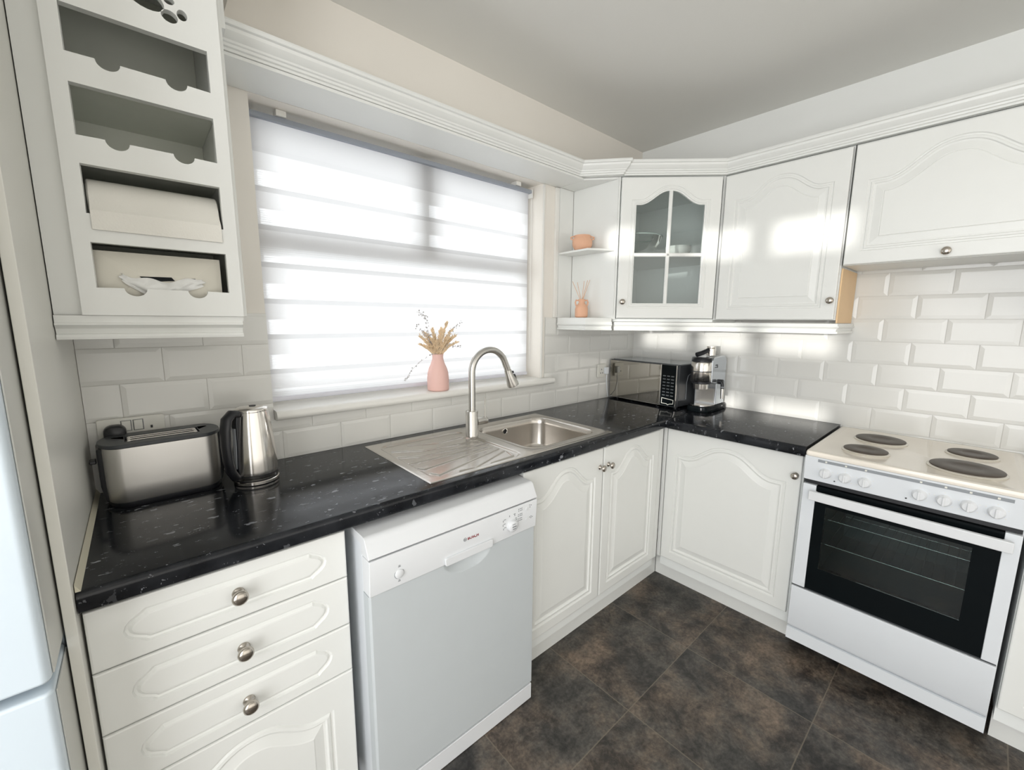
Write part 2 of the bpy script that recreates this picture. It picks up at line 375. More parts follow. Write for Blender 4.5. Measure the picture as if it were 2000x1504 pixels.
# ---------------------------------------------------------------- routed door fronts
def offset_loop(P, d):
    n = len(P); out = []
    A = sum(P[i][0] * P[(i + 1) % n][1] - P[(i + 1) % n][0] * P[i][1] for i in range(n))
    sg = 1 if A > 0 else -1
    for i in range(n):
        p0 = Vector(P[i - 1]); p = Vector(P[i]); p1 = Vector(P[(i + 1) % n])
        e0 = (p - p0).normalized(); e1 = (p1 - p).normalized()
        n0 = Vector((-e0.y, e0.x)) * sg; n1 = Vector((-e1.y, e1.x)) * sg
        nn = (n0 + n1); nn = nn.normalized() if nn.length > 1e-6 else n0
        k = 1 / max(0.45, nn.dot(n0)); q = p + nn * d * k; out.append((q.x, q.y))
    return out
def arch_outline(w, h, ml, mr, mb, mt, rise, N_=44, shoulder=0.12):
    # shape as a function of the inward offset d: bottom points left to right, then the arched top right to left
    x0, x1, z0, zt = ml, w - mr, mb, h - mt
    def f(x):
        t = min(1, max(0, (x - x0) / (x1 - x0))); s = min(t, 1 - t)
        s2 = min(1, max(0, (s - shoulder) / (0.5 - shoulder)))
        g = math.sin(s2 * PI / 2) ** 1.35 if s2 > 0 else 0
        g = g * g * (3 - 2 * g) * 0.35 + g * 0.65
        return zt - rise * (1 - g)
    def ring(d):
        X = [x0 + d + (x1 - x0 - 2 * d) * i / N_ for i in range(N_ + 1)]
        if d <= 1e-6: Z = [f(x) for x in X]
        else: Z = [min(f(x + d * k / 12) - d * math.sqrt(max(0, 1 - (k / 12) ** 2)) for k in range(-12, 13)) for x in X]
        return [(x, z0 + d) for x in X] + [(x, z) for x, z in reversed(list(zip(X, Z)))]
    def outer(d):
        X = [x0 + (x1 - x0) * i / N_ for i in range(N_ + 1)]; X[0] = d; X[-1] = w - d
        return [(x, d) for x in X] + [(x, h - d) for x in reversed(X)]
    return ring, outer
def drawer_outline(w, h, mx, mz, tip):
    x1, z0, z1 = w - mx, mz, h - mz; zc = (z0 + z1) / 2; hh = (z1 - z0) / 2
    side = [(-1.0, 0.0), (-0.93, 0.10), (-0.84, 0.20), (-0.72, 0.42), (-0.55, 0.70), (-0.30, 0.92), (0.0, 1.0), (0.30, 0.92), (0.55, 0.70), (0.72, 0.42), (0.84, 0.20), (0.93, 0.10), (1.0, 0.0)]
    def g(z):
        b = (z - zc) / hh
        if b <= -1 or b >= 1: return x1 - tip
        for i in range(len(side) - 1):
            if side[i][0] <= b <= side[i + 1][0]:
                t = (b - side[i][0]) / (side[i + 1][0] - side[i][0]); t = t * t * (3 - 2 * t) * 0.3 + t * 0.7
                return x1 - tip + tip * (side[i][1] + t * (side[i + 1][1] - side[i][1]))
    n = 24
    def ring(d):
        Z = [z0 + d + (z1 - z0 - 2 * d) * i / n for i in range(n + 1)]
        R = [min(g(z + d * k / 12) - d * math.sqrt(max(0, 1 - (k / 12) ** 2)) for k in range(-12, 13)) if d > 1e-6 else g(z) for z in Z]
        return [(x, z) for x, z in zip(R, Z)] + [(w - x, z) for x, z in reversed(list(zip(R, Z)))]
    def outer(d):
        Z = [z0 + (z1 - z0) * i / n for i in range(n + 1)]; Z[0] = d; Z[-1] = h - d
        return [(w - d, z) for z in Z] + [(d, z) for z in reversed(Z)]
    return ring, outer
DOOR_RINGS = [(0.0, 0.0), (0.003, -0.0055), (0.008, -0.0065), (0.012, -0.0022), (0.019, -0.0008), (0.023, -0.0062), (0.028, -0.0075), (0.052, -0.0015), (0.055, 0.0)]
WALL_RINGS = [(0.0, 0.0), (0.003, -0.0035), (0.008, -0.0035), (0.011, -0.0008), (0.017, -0.0008), (0.020, -0.0042), (0.026, -0.0045), (0.050, -0.0012), (0.052, -0.0022), (0.054, 0.0)]
DRAWER_RINGS = [(0.0, 0.0), (0.0025, -0.0050), (0.0065, -0.0062), (0.0100, -0.0030), (0.0125, -0.0006), (0.016, 0.0)]
def routed(name, w, h, P, Q, rings, mat, parent, loc, th=0.018, opening=None, label=None):
    # front face towards local -y at y = 0, back at y = th
    # P gives the routed ring at an inward offset, Q the outer edge at an inset
    mb = MB(); e = 0.004
    L = [[(x, th, z) for x, z in Q(0)], [(x, e, z) for x, z in Q(0)], [(x, 0.0012, z) for x, z in Q(0.0012)], [(x, 0, z) for x, z in Q(e)]]
    for d, dep in rings: L.append([(x, -dep, z) for x, z in P(d)])
    m = len(L[0]); hf = m // 2
    def cap(k): return [(k * m + i, k * m + i + 1, k * m + m - 2 - i, k * m + m - 1 - i) for i in range(hf - 1)]
    if opening:
        L.append([(x, th, z) for x, z in P(rings[-1][0])])
        mb.loft(L, True, False, False); mb.loft([L[-1], L[0]], True, False, False)
    else:
        mb.loft(L, True, False, False); mb.f += cap(0) + cap(len(L) - 1)
    return build(name, mb, mat, parent, loc=loc, smooth=False, label=label)
def add_knob(parent, loc, r=0.0155):
    k = r / 0.0155
    prof = [(0.0115, 0), (0.0120, 0.0015), (0.0105, 0.004), (0.0062, 0.007), (0.0052, 0.014), (0.0085, 0.018), (0.0140, 0.0205), (0.0155, 0.0235), (0.0150, 0.0275), (0.0115, 0.0310), (0.0055, 0.0328), (0.001, 0.0332)]
    prof = [(a * k, b * k) for a, b in prof]
    return build('knob', MB().lathe(prof, 24, axis='y'), M['nickel'], parent, loc=loc, angle=60)

# ================================================================ THE ROOM
floor = struct(build('floor', B(-1.6, W + 0.2, -3.8, 0.25, -0.1, 0.0), M['floor']))
struct(build('ceiling', B(-1.6, W + 0.2, -3.8, 0.25, H, H + 0.1), M['ceiling']))
WX0, WX1, WZ0, WZ1 = 0.458, 1.772, 1.055, 2.101        # window opening
wb = MB(); wb.holed([(-1.4, 0), (W + 0.15, 0), (W + 0.15, H), (-1.4, H)], [[(WX0, WZ0), (WX1, WZ0), (WX1, WZ1), (WX0, WZ1)]], 0.0, 0.20)
wall_back = struct(build('wall_back', wb, M['wall'], smooth=False))
wall_right = struct(build('wall_right', B(W, W + 0.15, -3.7, 0.0, 0, H), M['wallr'], smooth=False))
# left wall of the kitchen with an unseen window that shapes the sun patches, and a solid rear wall
wl = MB(); 
def holed_x(outer, holes, x0, x1):
    t = MB().holed(outer, holes, x0, x1)                # plate in (u,z) with thickness along y -> rotate to x
    t.v = [(v[1], v[0], v[2]) for v in t.v]; return t
wall_left = struct(build('wall_left', holed_x([(-3.7, 0), (0.0, 0), (0.0, H), (-3.7, H)], [[(-2.2, 0.35), (-0.98, 0.35), (-0.98, 2.38), (-2.2, 2.38)]], -1.4, -1.29), M['wall'], smooth=False))
wall_rear = struct(build('wall_rear', B(-1.29, W, -3.7, -3.58, 0, H), M['wall'], smooth=False))
wl2 = MB()
wl2.holed([(-2.2, 0.35), (-0.98, 0.35), (-0.98, 2.38), (-2.2, 2.38)], [[(a_, 0.4), (b_, 0.4), (b_, 2.33), (a_, 2.33)] for a_, b_ in ((-2.13, -1.83), (-1.73, -1.47), (-1.38, -1.08))], -1.36, -1.32)
wl2.v = [(v[1], v[0], v[2]) for v in wl2.v]
window_2 = struct(build('window_2', wl2, M['trim'], smooth=False))
sl = MB()  # out-of-view bands added to cut the sun into patches
for z0, z1 in ((0.4, 1.07), (1.16, 1.42), (1.55, 1.88), (2.01, 2.62)):
    sl.box(-1.312, -1.309, -2.15, -1.03, z0, min(z1, 2.36))
build('sun_gobo_band', sl, M['cab_in'], window_2, smooth=False)

# ---- beveled metro tiles: real geometry, one mesh for each wall
def clip_poly(poly, axis, val, keep_less):
    out = []
    for i in range(len(poly)):
        a, b = poly[i], poly[(i + 1) % len(poly)]
        ia = (a[axis] <= val + 1e-9) if keep_less else (a[axis] >= val - 1e-9); ib = (b[axis] <= val + 1e-9) if keep_less else (b[axis] >= val - 1e-9)
        if ia: out.append(a)
        if ia != ib:
            t = (val - a[axis]) / (b[axis] - a[axis]); out.append(tuple(a[k] + t * (b[k] - a[k]) for k in range(3)))
    return out
def tile_field(u_off, regions, to3, z0=0.91, P=0.202, Q=0.102, h=0.0065, bv=0.013):
    mb = MB(); g = 0.0008
    for (ru0, ru1, rz0, rz1) in regions:
        r0 = int(math.floor((rz0 - z0) / Q + 1e-6)); r1 = int(math.ceil((rz1 - z0) / Q - 1e-6))
        for r in range(r0, r1):
            offs = u_off + (0.5 * P if r % 2 else 0)
            k0 = int(math.floor((ru0 - offs) / P)) ; k1 = int(math.ceil((ru1 - offs) / P))
            for k in range(k0, k1):
                a0, a1 = offs + k * P + g, offs + (k + 1) * P - g; b0, b1 = z0 + r * Q + g, z0 + (r + 1) * Q - g
                o = [(a0, b0), (a1, b0), (a1, b1), (a0, b1)]; i_ = [(a0 + bv, b0 + bv), (a1 - bv, b0 + bv), (a1 - bv, b1 - bv), (a0 + bv, b1 - bv)]
                polys = [[(x, z, h) for x, z in i_]]
                for j in range(4):
                    jj = (j + 1) % 4
                    polys.append([(*o[j], 0.002), (*o[jj], 0.002), (*i_[jj], h), (*i_[j], h)])
                    polys.append([(*o[j], 0.0), (*o[jj], 0.0), (*o[jj], 0.002), (*o[j], 0.002)])
                for pl in polys:
                    for ax, val, less in ((0, ru0, False), (0, ru1, True), (1, rz0, False), (1, rz1, True)):
                        if len(pl) >= 3: pl = clip_poly(pl, ax, val, less)
                    if len(pl) >= 3:
                        # drop degenerate slivers
                        if max(p[0] for p in pl) - min(p[0] for p in pl) < 1e-5 and max(p[1] for p in pl) - min(p[1] for p in pl) < 1e-5: continue
                        mb.add([to3(*p) for p in pl], [tuple(range(len(pl)))])
    return mb
tb = tile_field(0.481, [(0.0, WX0, 0.91, 1.42), (WX0, 1.80, 0.91, 1.055), (1.80, W - 0.001, 0.91, 1.42)], lambda u, z, d: (u, -0.0035 - d, z), h=0.0036, bv=0.012)
bt = build('tiling', tb, M['tile'], wall_back, smooth=False)
build('grout', MB().box(0, WX0, -0.0035, 0, 0.905, 1.42).box(WX0, 1.80, -0.0035, 0, 0.905, 1.055).box(1.80, W, -0.0035, 0, 0.905, 1.42), M['grout'], wall_back, smooth=False)
# side of the tiling where it ends at the window
tr_ = tile_field(0.89, [(0.0, 2.3, 0.90, 1.66)], lambda u, z, d: (W - 0.0035 - d, -u, z), h=0.0036, bv=0.015)
build('tiling', tr_, M['tile'], wall_right, smooth=False)
build('grout', B(W - 0.0035, W, -2.3, 0, 0.90, 1.66), M['grout'], wall_right, smooth=False)

# ---- window: frame, glass, sill, reveal
fr = MB()
FY0, FY1 = 0.150, 0.195
fr.holed([(WX0, 1.09), (WX1, 1.09), (WX1, WZ1), (WX0, WZ1)],
         [[(WX0 + 0.04, 1.13), (WX1 - 0.04, 1.13), (WX1 - 0.04, 1.635), (WX0 + 0.04, 1.635)],
          [(WX0 + 0.04, 1.705), (1.095, 1.705), (1.095, 2.065), (WX0 + 0.04, 2.065)],
          [(1.185, 1.705), (WX1 - 0.04, 1.705), (WX1 - 0.04, 2.065), (1.185, 2.065)]], FY0, FY1)
window_1 = struct(build('window_1', fr, M['trim'], smooth=False))
build('window_glass', B(WX0 + 0.04, WX1 - 0.04, 0.172, 0.176, 1.12, 2.075), M['glass'], window_1, smooth=False)
# sill with a rounded nose
pr = [(0.15, 1.056), (0.15, 1.090), (-0.035, 1.090)] + [(-0.035 - 0.017 * math.sin(a), 1.073 + 0.017 * math.cos(a)) for a in [PI * i / 8 for i in range(1, 8)]] + [(-0.035, 1.056)]
sm = MB().prism([(y, z) for y, z in pr], WX0 + 0.001, WX1 - 0.001, 'x')
pr2 = [(-0.0005, 1.056), (-0.0005, 1.090)] + pr[2:]
sm.prism(pr2, WX1 - 0.001, 1.842, 'x')
struct(build('trim_1', sm, M['trim'], angle=50))      # window sill
# white timber casing along the right edge of the opening and lining boards beside it
struct(build('trim_2', B(1.7725, 1.785, -0.006, -0.0005, 1.0905, 2.098), M['trim'], bevel=0.001))
struct(build('trim_3', B(1.862, 1.884, -0.014, -0.0005, 1.4205, 2.098), M['trim'], bevel=0.001))

# ---- the zebra roller blind
bl = thing('roller_blind', 'white zebra roller blind pulled down over the kitchen window', 'blind', (0, 0, 0))
mb = MB(); mb.add([(WX0 + 0.003, 0.080, 1.118), (1.742, 0.080, 1.118), (1.742, 0.080, 2.062), (WX0 + 0.003, 0.080, 2.062)], [(0, 1, 2, 3)])
build('fabric', mb, M['blind'], bl, smooth=False, weld=False)
build('bottom_bar', MB().prism(rrect(0.072, 0.088, 1.102, 1.120, 0.006, 4), WX0 + 0.012, 1.742, 'x'), simple('blind_bar', (0.70, 0.70, 0.76), 0.35), bl)
hr = [(0.062, 2.062), (0.062, 2.072), (0.066, 2.080), (0.11, 2.080), (0.11, 2.062)]
build('head_rail', MB().prism(hr, WX0 + 0.006, 1.752, 'x'), simple('rail_shadow_grey', (0.33, 0.36, 0.41), 0.35), bl, bevel=0.001)  # rail colour darkened to take in the shadow above it
for x in (0.565, 1.655):
    build('bracket', B(x - 0.016, x + 0.016, 0.056, 0.10, 2.0805, 2.1005), M['trim'], bl, bevel=0.002)
build('end_cap', B(1.7525, 1.758, 0.058, 0.11, 2.040, 2.082), M['trim'], bl, bevel=0.002)
build('chain', MB().tube([(1.755, 0.066, 2.05 - 0.035 * i) for i in range(26)], 0.0011, 6), M['trim'], bl)

# ================================================================ PELMET BOARD AND CORNICE
CORN = [(0.0, 2.112), (0.004, 2.112), (0.004, 2.119), (0.010, 2.121), (0.012, 2.127), (0.017, 2.129), (0.019, 2.134), (0.027, 2.140), (0.034, 2.150), (0.036, 2.158), (0.043, 2.160), (0.046, 2.166), (0.044, 2.172), (-0.012, 2.172), (-0.012, 2.112)]
pm = thing('window_pelmet', 'long white pelmet board with moulded cornice above the window blind', 'pelmet', (0, 0, 0))
build('soffit_board', B(0.362, 1.8845, -0.176, -0.001, 2.1015, 2.1115), M['cab'], pm, bevel=0.0015)
build('cornice', MB().sweep([(0.362, -0.176), (1.850, -0.176), (1.984, -0.338), (1.998, -0.330)], CORN), M['cab'], pm, angle=20)
build('top_board', B(0.362, 1.84, -0.176, -0.001, 2.1725, 2.178), M['cab'], pm, smooth=False)

# ================================================================ LEFT SIDE: tall panel, fridge, rack cupboard
pn = MB().box(-0.017, -0.001, -0.603, -0.001, 0.0, H - 0.001)
struct(build('wall_partition', pn, M['panel'], bevel=0.0015))
fg = thing('fridge_freezer', 'tall white fridge freezer with rounded doors at the left edge', 'fridge', (-0.3185, -0.352, 0))
build('body', B(-0.295, 0.295, -0.22, 0.32, 0.02, 1.80), M['fridge'], fg, bevel=0.004)
def fridge_door(z0, z1):
    P = [(-0.295, -0.225), (-0.295, -0.345)] + [(-0.275 - 0.02 * math.cos(a), -0.345 - 0.02 * math.sin(a)) for a in [PI / 2 * i / 5 for i in range(1, 6)]]
    P += [(0.284, -0.365)] + [(0.284 + 0.012 * math.sin(a), -0.353 - 0.012 * math.cos(a)) for a in [PI / 2 * i / 8 for i in range(1, 9)]] + [(0.296, -0.225)]
    return MB().prism(P, z0, z1, 'z')
build('door', fridge_door(0.838, 1.80), M['fridge'], fg, bevel=0.006, angle=40)
build('door', fridge_door(0.06, 0.822), M['fridge'], fg, bevel=0.006, angle=40)
for z0, z1 in ((0.845, 1.795), (0.065, 0.815)):
    build('door_edge', B(0.2962, 0.2985, -0.350, -0.232, z0, z1), M['fridge_side'], fg, bevel=0.001, label='grey-beige side edge of the door')
build('door_gasket', B(-0.29, 0.29, -0.2245, -0.2205, 0.06, 1.80), M['mgrey'], fg, smooth=False)

rk = thing('wall_rack_cupboard', 'white wall cupboard with open wine-rack slots left of the window', 'cupboard', (0, 0, 0))
RX0, RX1, RY = 0.045, 0.342, -0.330
def slot(z0, z1, notch=True):
    P = [(0.073, z0)]
    if notch:
        for c in (0.137, 0.251):
            P += [(c + 0.0195 * math.cos(a), z0 + 0.001 - 0.017 * math.sin(a)) for a in [PI - PI * i / 10 for i in range(11)]]
    P += [(0.3145, z0), (0.3145, z1), (0.073, z1)]
    return P
def ell(cx, cz, a, b, rot=0.0, n=20):
    return [(cx + a * math.cos(t) * math.cos(rot) - b * math.sin(t) * math.sin(rot), cz + a * math.cos(t) * math.sin(rot) + b * math.sin(t) * math.cos(rot)) for t in [2 * PI * i / n for i in range(n)]]
holes = [slot(1.467, 1.562), slot(1.621, 1.720, False), slot(1.775, 1.875), slot(1.931, 2.020)]
holes += [ell(0.208, 2.088, 0.036, 0.022, -0.3), ell(0.2505, 2.066, 0.015, 0.0125, -0.2), ell(0.2735, 2.0775, 0.0095, 0.011), ell(0.252, 2.098, 0.010, 0.008), ell(0.160, 2.098, 0.013, 0.011)]
f_ = MB().holed([(RX0, 1.408), (RX1, 1.408), (RX1, 2.24), (RX0, 2.24)], holes, RY, RY + 0.018)
build('face_frame', f_, M['cab'], rk, bevel=0.001)
cs = MB().box(0.001, 0.017, -0.300, -0.013, 1.408, 2.24).box(RX1 - 0.016, RX1 + 0.010, -0.3115, -0.013, 1.408, 2.24)
build('side_panel', cs, M['cab'], rk, bevel=0.001)
build('filler_strip', B(0.001, 0.0735, -0.3115, -0.300, 1.408, 2.24), M['cab'], rk)
build('back_panel', B(0.0175, RX1 - 0.0165, -0.020, -0.013, 1.425, 2.24), M['rack_in'], rk)
for z in (1.4085, 1.592, 1.745, 1.898):
    build('shelf', B(0.018, RX1 - 0.0165, -0.298, -0.021, z, z + 0.014), M['rack_in'], rk)
build('top_panel', B(0.001, RX1 + 0.01, -0.3115, -0.013, 2.2405, 2.256), M['cab'], rk)
PEL = [(0.0, 1.4075), (0.0, 1.392), (0.004, 1.3915), (0.006, 1.387), (-0.004, 1.379), (-0.008, 1.368), (-0.002, 1.3665), (0.002, 1.361), (0.001, 1.356), (-0.03, 1.356), (-0.03, 1.4075)]
build('light_pelmet', MB().sweep([(0.001, -0.322), (0.339, -0.322)], PEL).box(0.001, RX1, -0.320, -0.013, 1.396, 1.4075), M['cab'], rk, angle=25)
# boxed-in wall above the cupboard
struct(build('wall_bulkhead', B(0.0, 0.40, -0.30, 0.0, 2.26, H), M['wall'], smooth=False))
build('return_panel', B(0.3525, 0.3615, -0.30, -0.013, 2.10, 2.256), M['cab'], rk)

# kitchen roll lying in the third slot, tissue box in the bottom one
kr = thing('kitchen_roll', 'white kitchen roll lying in the third rack slot', 'kitchen roll', (0.194, -0.252, 1.6065))
seg = 48; R0 = 0.050
pro = [(0.02, -0.118), (R0 - 0.002, -0.118), (R0, -0.116), (R0, 0.116), (R0 - 0.002, 0.118), (0.02, 0.118)]
build('roll', MB().lathe(pro, seg, axis='x', c=(0, 0, R0)), M['paper'], kr)
build('loose_sheet', MB().loft([[(-0.115, y, z), (0.116, y, z), (0.116, y + 0.0015, z), (-0.115, y + 0.0015, z)] for y, z in ((-0.030, 0.0905), (-0.045, 0.079), (-0.056, 0.062), (-0.066, 0.040), (-0.0815, 0.022), (-0.0822, 0.008), (-0.0822, -0.018))]), M['paper'], kr, bevel=0.0004)
build('core', MB().lathe([(0.019, -0.116), (0.019, 0.116)], 24, axis='x', c=(0, 0, R0)), M['cream_paper'], kr)
tbx = thing('tissue_box', 'cream tissue box with envelope front in the bottom rack slot', 'tissue box', (0.192, -0.268, 1.4226))
tb_ = MB()
F = [(-0.119, -0.022, 0.0), (0.113, -0.022, 0.0), (0.113, -0.022, 0.128), (-0.119, -0.022, 0.128)]
G = [(-0.055, -0.034, 0.058), (0.068, -0.034, 0.050), (0.060, -0.034, 0.080), (-0.048, -0.034, 0.084)]
K = [(x, 0.09, z) for x, y, z in F]
tb_.loft([K, F, G])
build('box', tb_, M['cream_paper'], tbx, smooth=False)
build('slit', MB().prism([(-0.046, 0.075), (0.012, 0.0765), (0.018, 0.0685), (-0.036, 0.063)], -0.0352, -0.0342, 'y').prism([(0.036, 0.0755), (0.058, 0.0765), (0.058, 0.0705), (0.044, 0.068)], -0.0352, -0.0342, 'y'), M['blackg'], tbx, smooth=False)
# crumpled tissue
ts = MB(); nx, nz = 26, 10; grid = []
for j in range(nz + 1):
    for i in range(nx + 1):
        u, v = i / nx, j / nz
        x = -0.078 + 0.152 * u + 0.004 * math.sin(9 * v + 3 * u)
        top = 0.079 - 0.012 * math.sin(PI * u) - 0.004 * math.sin(14 * u)
        bot = 0.064 - 0.038 * math.sin(PI * u ** 0.8) + 0.004 * math.sin(11 * u)
        z = bot + (top - bot) * v
        y = -0.0375 - 0.011 * math.sin(PI * v) * math.sin(PI * u) - 0.003 * math.sin(17 * u + 7 * v) * math.sin(PI * v) - 0.002 * math.sin(31 * u - 5 * v)
        grid.append((x, y, z))
ff = [(j * (nx + 1) + i, j * (nx + 1) + i + 1, (j + 1) * (nx + 1) + i + 1, (j + 1) * (nx + 1) + i) for j in range(nz) for i in range(nx)]
ts.add(grid, ff)
t_o = build('tissue', ts, M['tissue'], tbx, angle=70)
md = t_o.modifiers.new('thick', 'SOLIDIFY'); md.thickness = 0.0012

# ================================================================ BASE UNITS
ZT = 0.862      # underside of worktop is 0.868
# drawer unit
du = thing('drawer_unit', 'white base unit with three panelled drawers over an arched door', 'drawers', (0.003, -0.572, 0))
build('carcass', B(0.0, 0.482, 0.0195, 0.55, 0.10, ZT), M['cab_in'], du)
build('plinth', B(-0.001, 0.482, 0.055, 0.07, 0.0, 0.099), M['cab'], du)
DW_ = 0.482
for z0, z1, kz in ((0.731, ZT - 0.003, 0.794), (0.594, 0.728, 0.656), (0.457, 0.591, 0.518)):
    h = z1 - z0
    P, Q = drawer_outline(DW_, h, 0.050, 0.027, 0.036)
    d = routed('drawer_front', DW_, h, P, Q, DRAWER_RINGS, M['cab'], du, (0, 0, z0))
    add_knob(d, (0.241, 0, kz - z0), 0.0165)
P, Q = arch_outline(DW_, 0.352, 0.055, 0.055, 0.05, 0.030, 0.06)
routed('door', DW_, 0.352, P, Q, DOOR_RINGS, M['cab'], du, (0, 0, 0.102))

# sink base cabinet
sk = thing('sink_cabinet', 'white base cupboard under the sink with two arched doors', 'cupboard', (1.122, -0.570, 0))
build('carcass', B(0.0, 0.975, 0.0195, 0.50, 0.10, 0.70), M['cab_in'], sk)
build('top_rail', B(0.0, 0.975, 0.0195, 0.035, 0.70, ZT), M['cab_in'], sk)
build('plinth', B(-0.01, 1.082, 0.055, 0.07, 0.0, 0.150), M['cab'], sk, label='plain white plinth board')
build('corner_post', B(0.951, 0.986, 0.003, 0.019, 0.152, ZT), M['cab'], sk, bevel=0.001)
for x0, w, kx in ((0.0, 0.474, 0.452), (0.483, 0.464, 0.030)):
    h = ZT - 0.156
    P, Q = arch_outline(w, h, 0.050, 0.050, 0.042, 0.035, 0.085)
    d = routed('door', w, h, P, Q, DOOR_RINGS, M['cab'], sk, (x0, 0, 0.154))
    add_knob(d, (kx, 0, 0.777 - 0.154), 0.0145)

# corner base cabinet on the right wall
cr_ = thing('corner_cabinet', 'white base cupboard with one wide arched door beside the cooker', 'cupboard', (2.128, -0.572, 0), -PI / 2)
build('carcass', B(0.0, 0.606, 0.0195, 0.52, 0.10, ZT), M['cab_in'], cr_)
build('plinth', B(-0.055, 0.606, 0.078, 0.092, 0.0, 0.150), M['cab'], cr_, label='plain white plinth board')
build('corner_post', B(-0.014, 0.005, 0.0, 0.019, 0.152, ZT), M['cab'], cr_, bevel=0.001)
w, h = 0.592, ZT - 0.156
P, Q = arch_outline(w, h, 0.050, 0.050, 0.042, 0.040, 0.085)
d = routed('door', w, h, P, Q, DOOR_RINGS, M['cab'], cr_, (0.008, 0, 0.154))
add_knob(d, (0.574, 0, 0.775 - 0.154), 0.0145)

# base cabinet past the cooker, cut by the right edge
rc = thing('end_cabinet', 'sliver of white base cupboard at the right edge beyond the cooker', 'cupboard', (2.128, -1.778, 0), -PI / 2)
build('carcass', B(0.0, 0.50, 0.0195, 0.52, 0.10, ZT), M['cab_in'], rc)
build('plinth', B(0.0, 0.50, 0.072, 0.087, 0.0, 0.150), M['cab'], rc)
w = 0.496
P, Q = arch_outline(w, h, 0.050, 0.050, 0.042, 0.040, 0.085)
d = routed('door', w, h, P, Q, DOOR_RINGS, M['cab'], rc, (0.002, 0, 0.154))
add_knob(d, (0.46, 0, 0.62), 0.0145)

# ---- worktops
def wt_prof(front):      # (y, z) with a rolled front edge
    P = [(-0.0045, 0.8685), (-0.0045, 0.910)]
    r = 0.012
    P += [(front + r - r * math.sin(a), 0.910 - r + r * math.cos(a)) for a in [PI / 2 * i / 5 for i in range(6)]]
    r2 = 0.006
    P += [(front + r2 - r2 * math.cos(a), 0.8685 + r2 - r2 * math.sin(a)) for a in [PI / 2 * i / 4 for i in range(5)]]
    return P
FR = -0.588
SX0, SX1, SY0, SY1 = 0.770, 1.668, -0.535, -0.074      # cut-out for the sink bowl
wt = MB()
wt.prism(wt_prof(FR), 0.001, SX0, 'x'); wt.prism(wt_prof(FR), SX1, W - 0.0045, 'x')
fp = [(SY0, 0.8685), (SY0, 0.910)] + wt_prof(FR)[2:]
wt.prism(fp, SX0, SX1, 'x'); wt.box(SX0, SX1, SY1, -0.0045, 0.8685, 0.910)
tag(build('worktop', wt, M['worktop'], angle=30), 'long black speckled worktop under the window holding the sink', 'worktop')
wr = MB().prism([(W - x0, z) for x0, z in []], 0, 1) if False else MB()
pf = [(W + y if False else y, z) for y, z in wt_prof(-0.583)]
wr.prism(pf, 0, 1, 'x')
L0, L1 = 0.5885, 1.186
wr.v = [(W + v[1], -(L0 + v[0] * (L1 - L0)), v[2]) for v in wr.v]
tag(build('worktop', wr, M['worktop'], angle=30), 'short black speckled worktop between the corner and the cooker', 'worktop')
wr2 = MB().prism(pf, 0, 1, 'x'); wr2.v = [(W + v[1], -(1.775 + v[0] * 0.52), v[2]) for v in wr2.v]
tag(build('worktop', wr2, M['worktop'], angle=30), 'black speckled worktop past the cooker, outside the right edge', 'worktop')
# sealant bead at the left end of the worktop
tag(build('sealant_bead', MB().prism([(0.0005, 0.9105), (0.008, 0.9105), (0.0005, 0.926)], 0, 1, 'y').xform(Matrix(((1, 0, 0, 0), (0, -0.575, 0, -0.008), (0, 0, 1, 0), (0, 0, 0, 1)))), M['sealant'], smooth=False), 'cream sealant bead along the left end of the worktop', 'sealant')

# ================================================================ SINK
sink = thing('sink', 'stainless steel inset sink with ribbed drainer on the left', 'sink', (0, 0, 0))
ZS = 0.9108
X0, X1, Y0, Y1 = 0.752, 1.686, -0.552, -0.056
XM = 1.195
# drainer heightfield
RIB = [[(0.895, -0.139), (1.003, -0.185), (1.128, -0.180)], [(0.806, -0.177), (0.908, -0.236), (1.143, -0.262)],
       [(0.794, -0.252), (0.856, -0.292), (1.137, -0.305)], [(0.789, -0.345), (0.92, -0.344), (1.137, -0.342)], [(0.787, -0.398), (0.806, -0.423), (1.132, -0.375)],
       [(0.802, -0.471), (0.817, -0.500), (1.136, -0.409)], [(0.886, -0.512), (0.944, -0.520), (1.135, -0.443)], [(1.014, -0.518), (1.124, -0.508), (1.141, -0.459)]]
def segd(px, py, a, b):
    ax, ay = a; bx, by = b; dx, dy = bx - ax, by - ay
    t = max(0, min(1, ((px - ax) * dx + (py - ay) * dy) / (dx * dx + dy * dy)))
    return math.hypot(px - ax - t * dx, py - ay - t * dy)
def rr_sd(x, y, x0, x1, y0, y1, r):
    cx, cy = (x0 + x1) / 2, (y0 + y1) / 2; qx = abs(x - cx) - (x1 - x0) / 2 + r; qy = abs(y - cy) - (y1 - y0) / 2 + r
    return math.hypot(max(qx, 0), max(qy, 0)) + min(max(qx, qy), 0) - r
def sm01(t): t = max(0, min(1, t)); return t * t * (3 - 2 * t)
def dz(x, y):
    edge = min(x - X0, y - Y0, Y1 - y)
    z = ZS + 0.0022 * sm01(edge / 0.004)
    sd = rr_sd(x, y, X0 + 0.028, 1.165, Y0 + 0.020, Y1 - 0.040, 0.045)
    z -= 0.0055 * sm01(-sd / 0.012) * sm01((math.hypot(x - 1.163, y + 0.200) - 0.030) / 0.012)
    if sd < -0.006:
        d = min(segd(x, y, l[i], l[i + 1]) for l in RIB for i in range(len(l) - 1))
        z += 0.0042 * sm01(1 - (d - 0.0016) / 0.0042)
    if x > 1.16:
        pass
    return max(z, ZS - 0.0040)
nx, ny = 230, 250; vs = []; fs = []
for j in range(ny + 1):
    for i in range(nx + 1):
        x = X0 + (XM - X0) * i / nx; y = Y0 + (Y1 - Y0) * j / ny; vs.append((x, y, dz(x, y)))
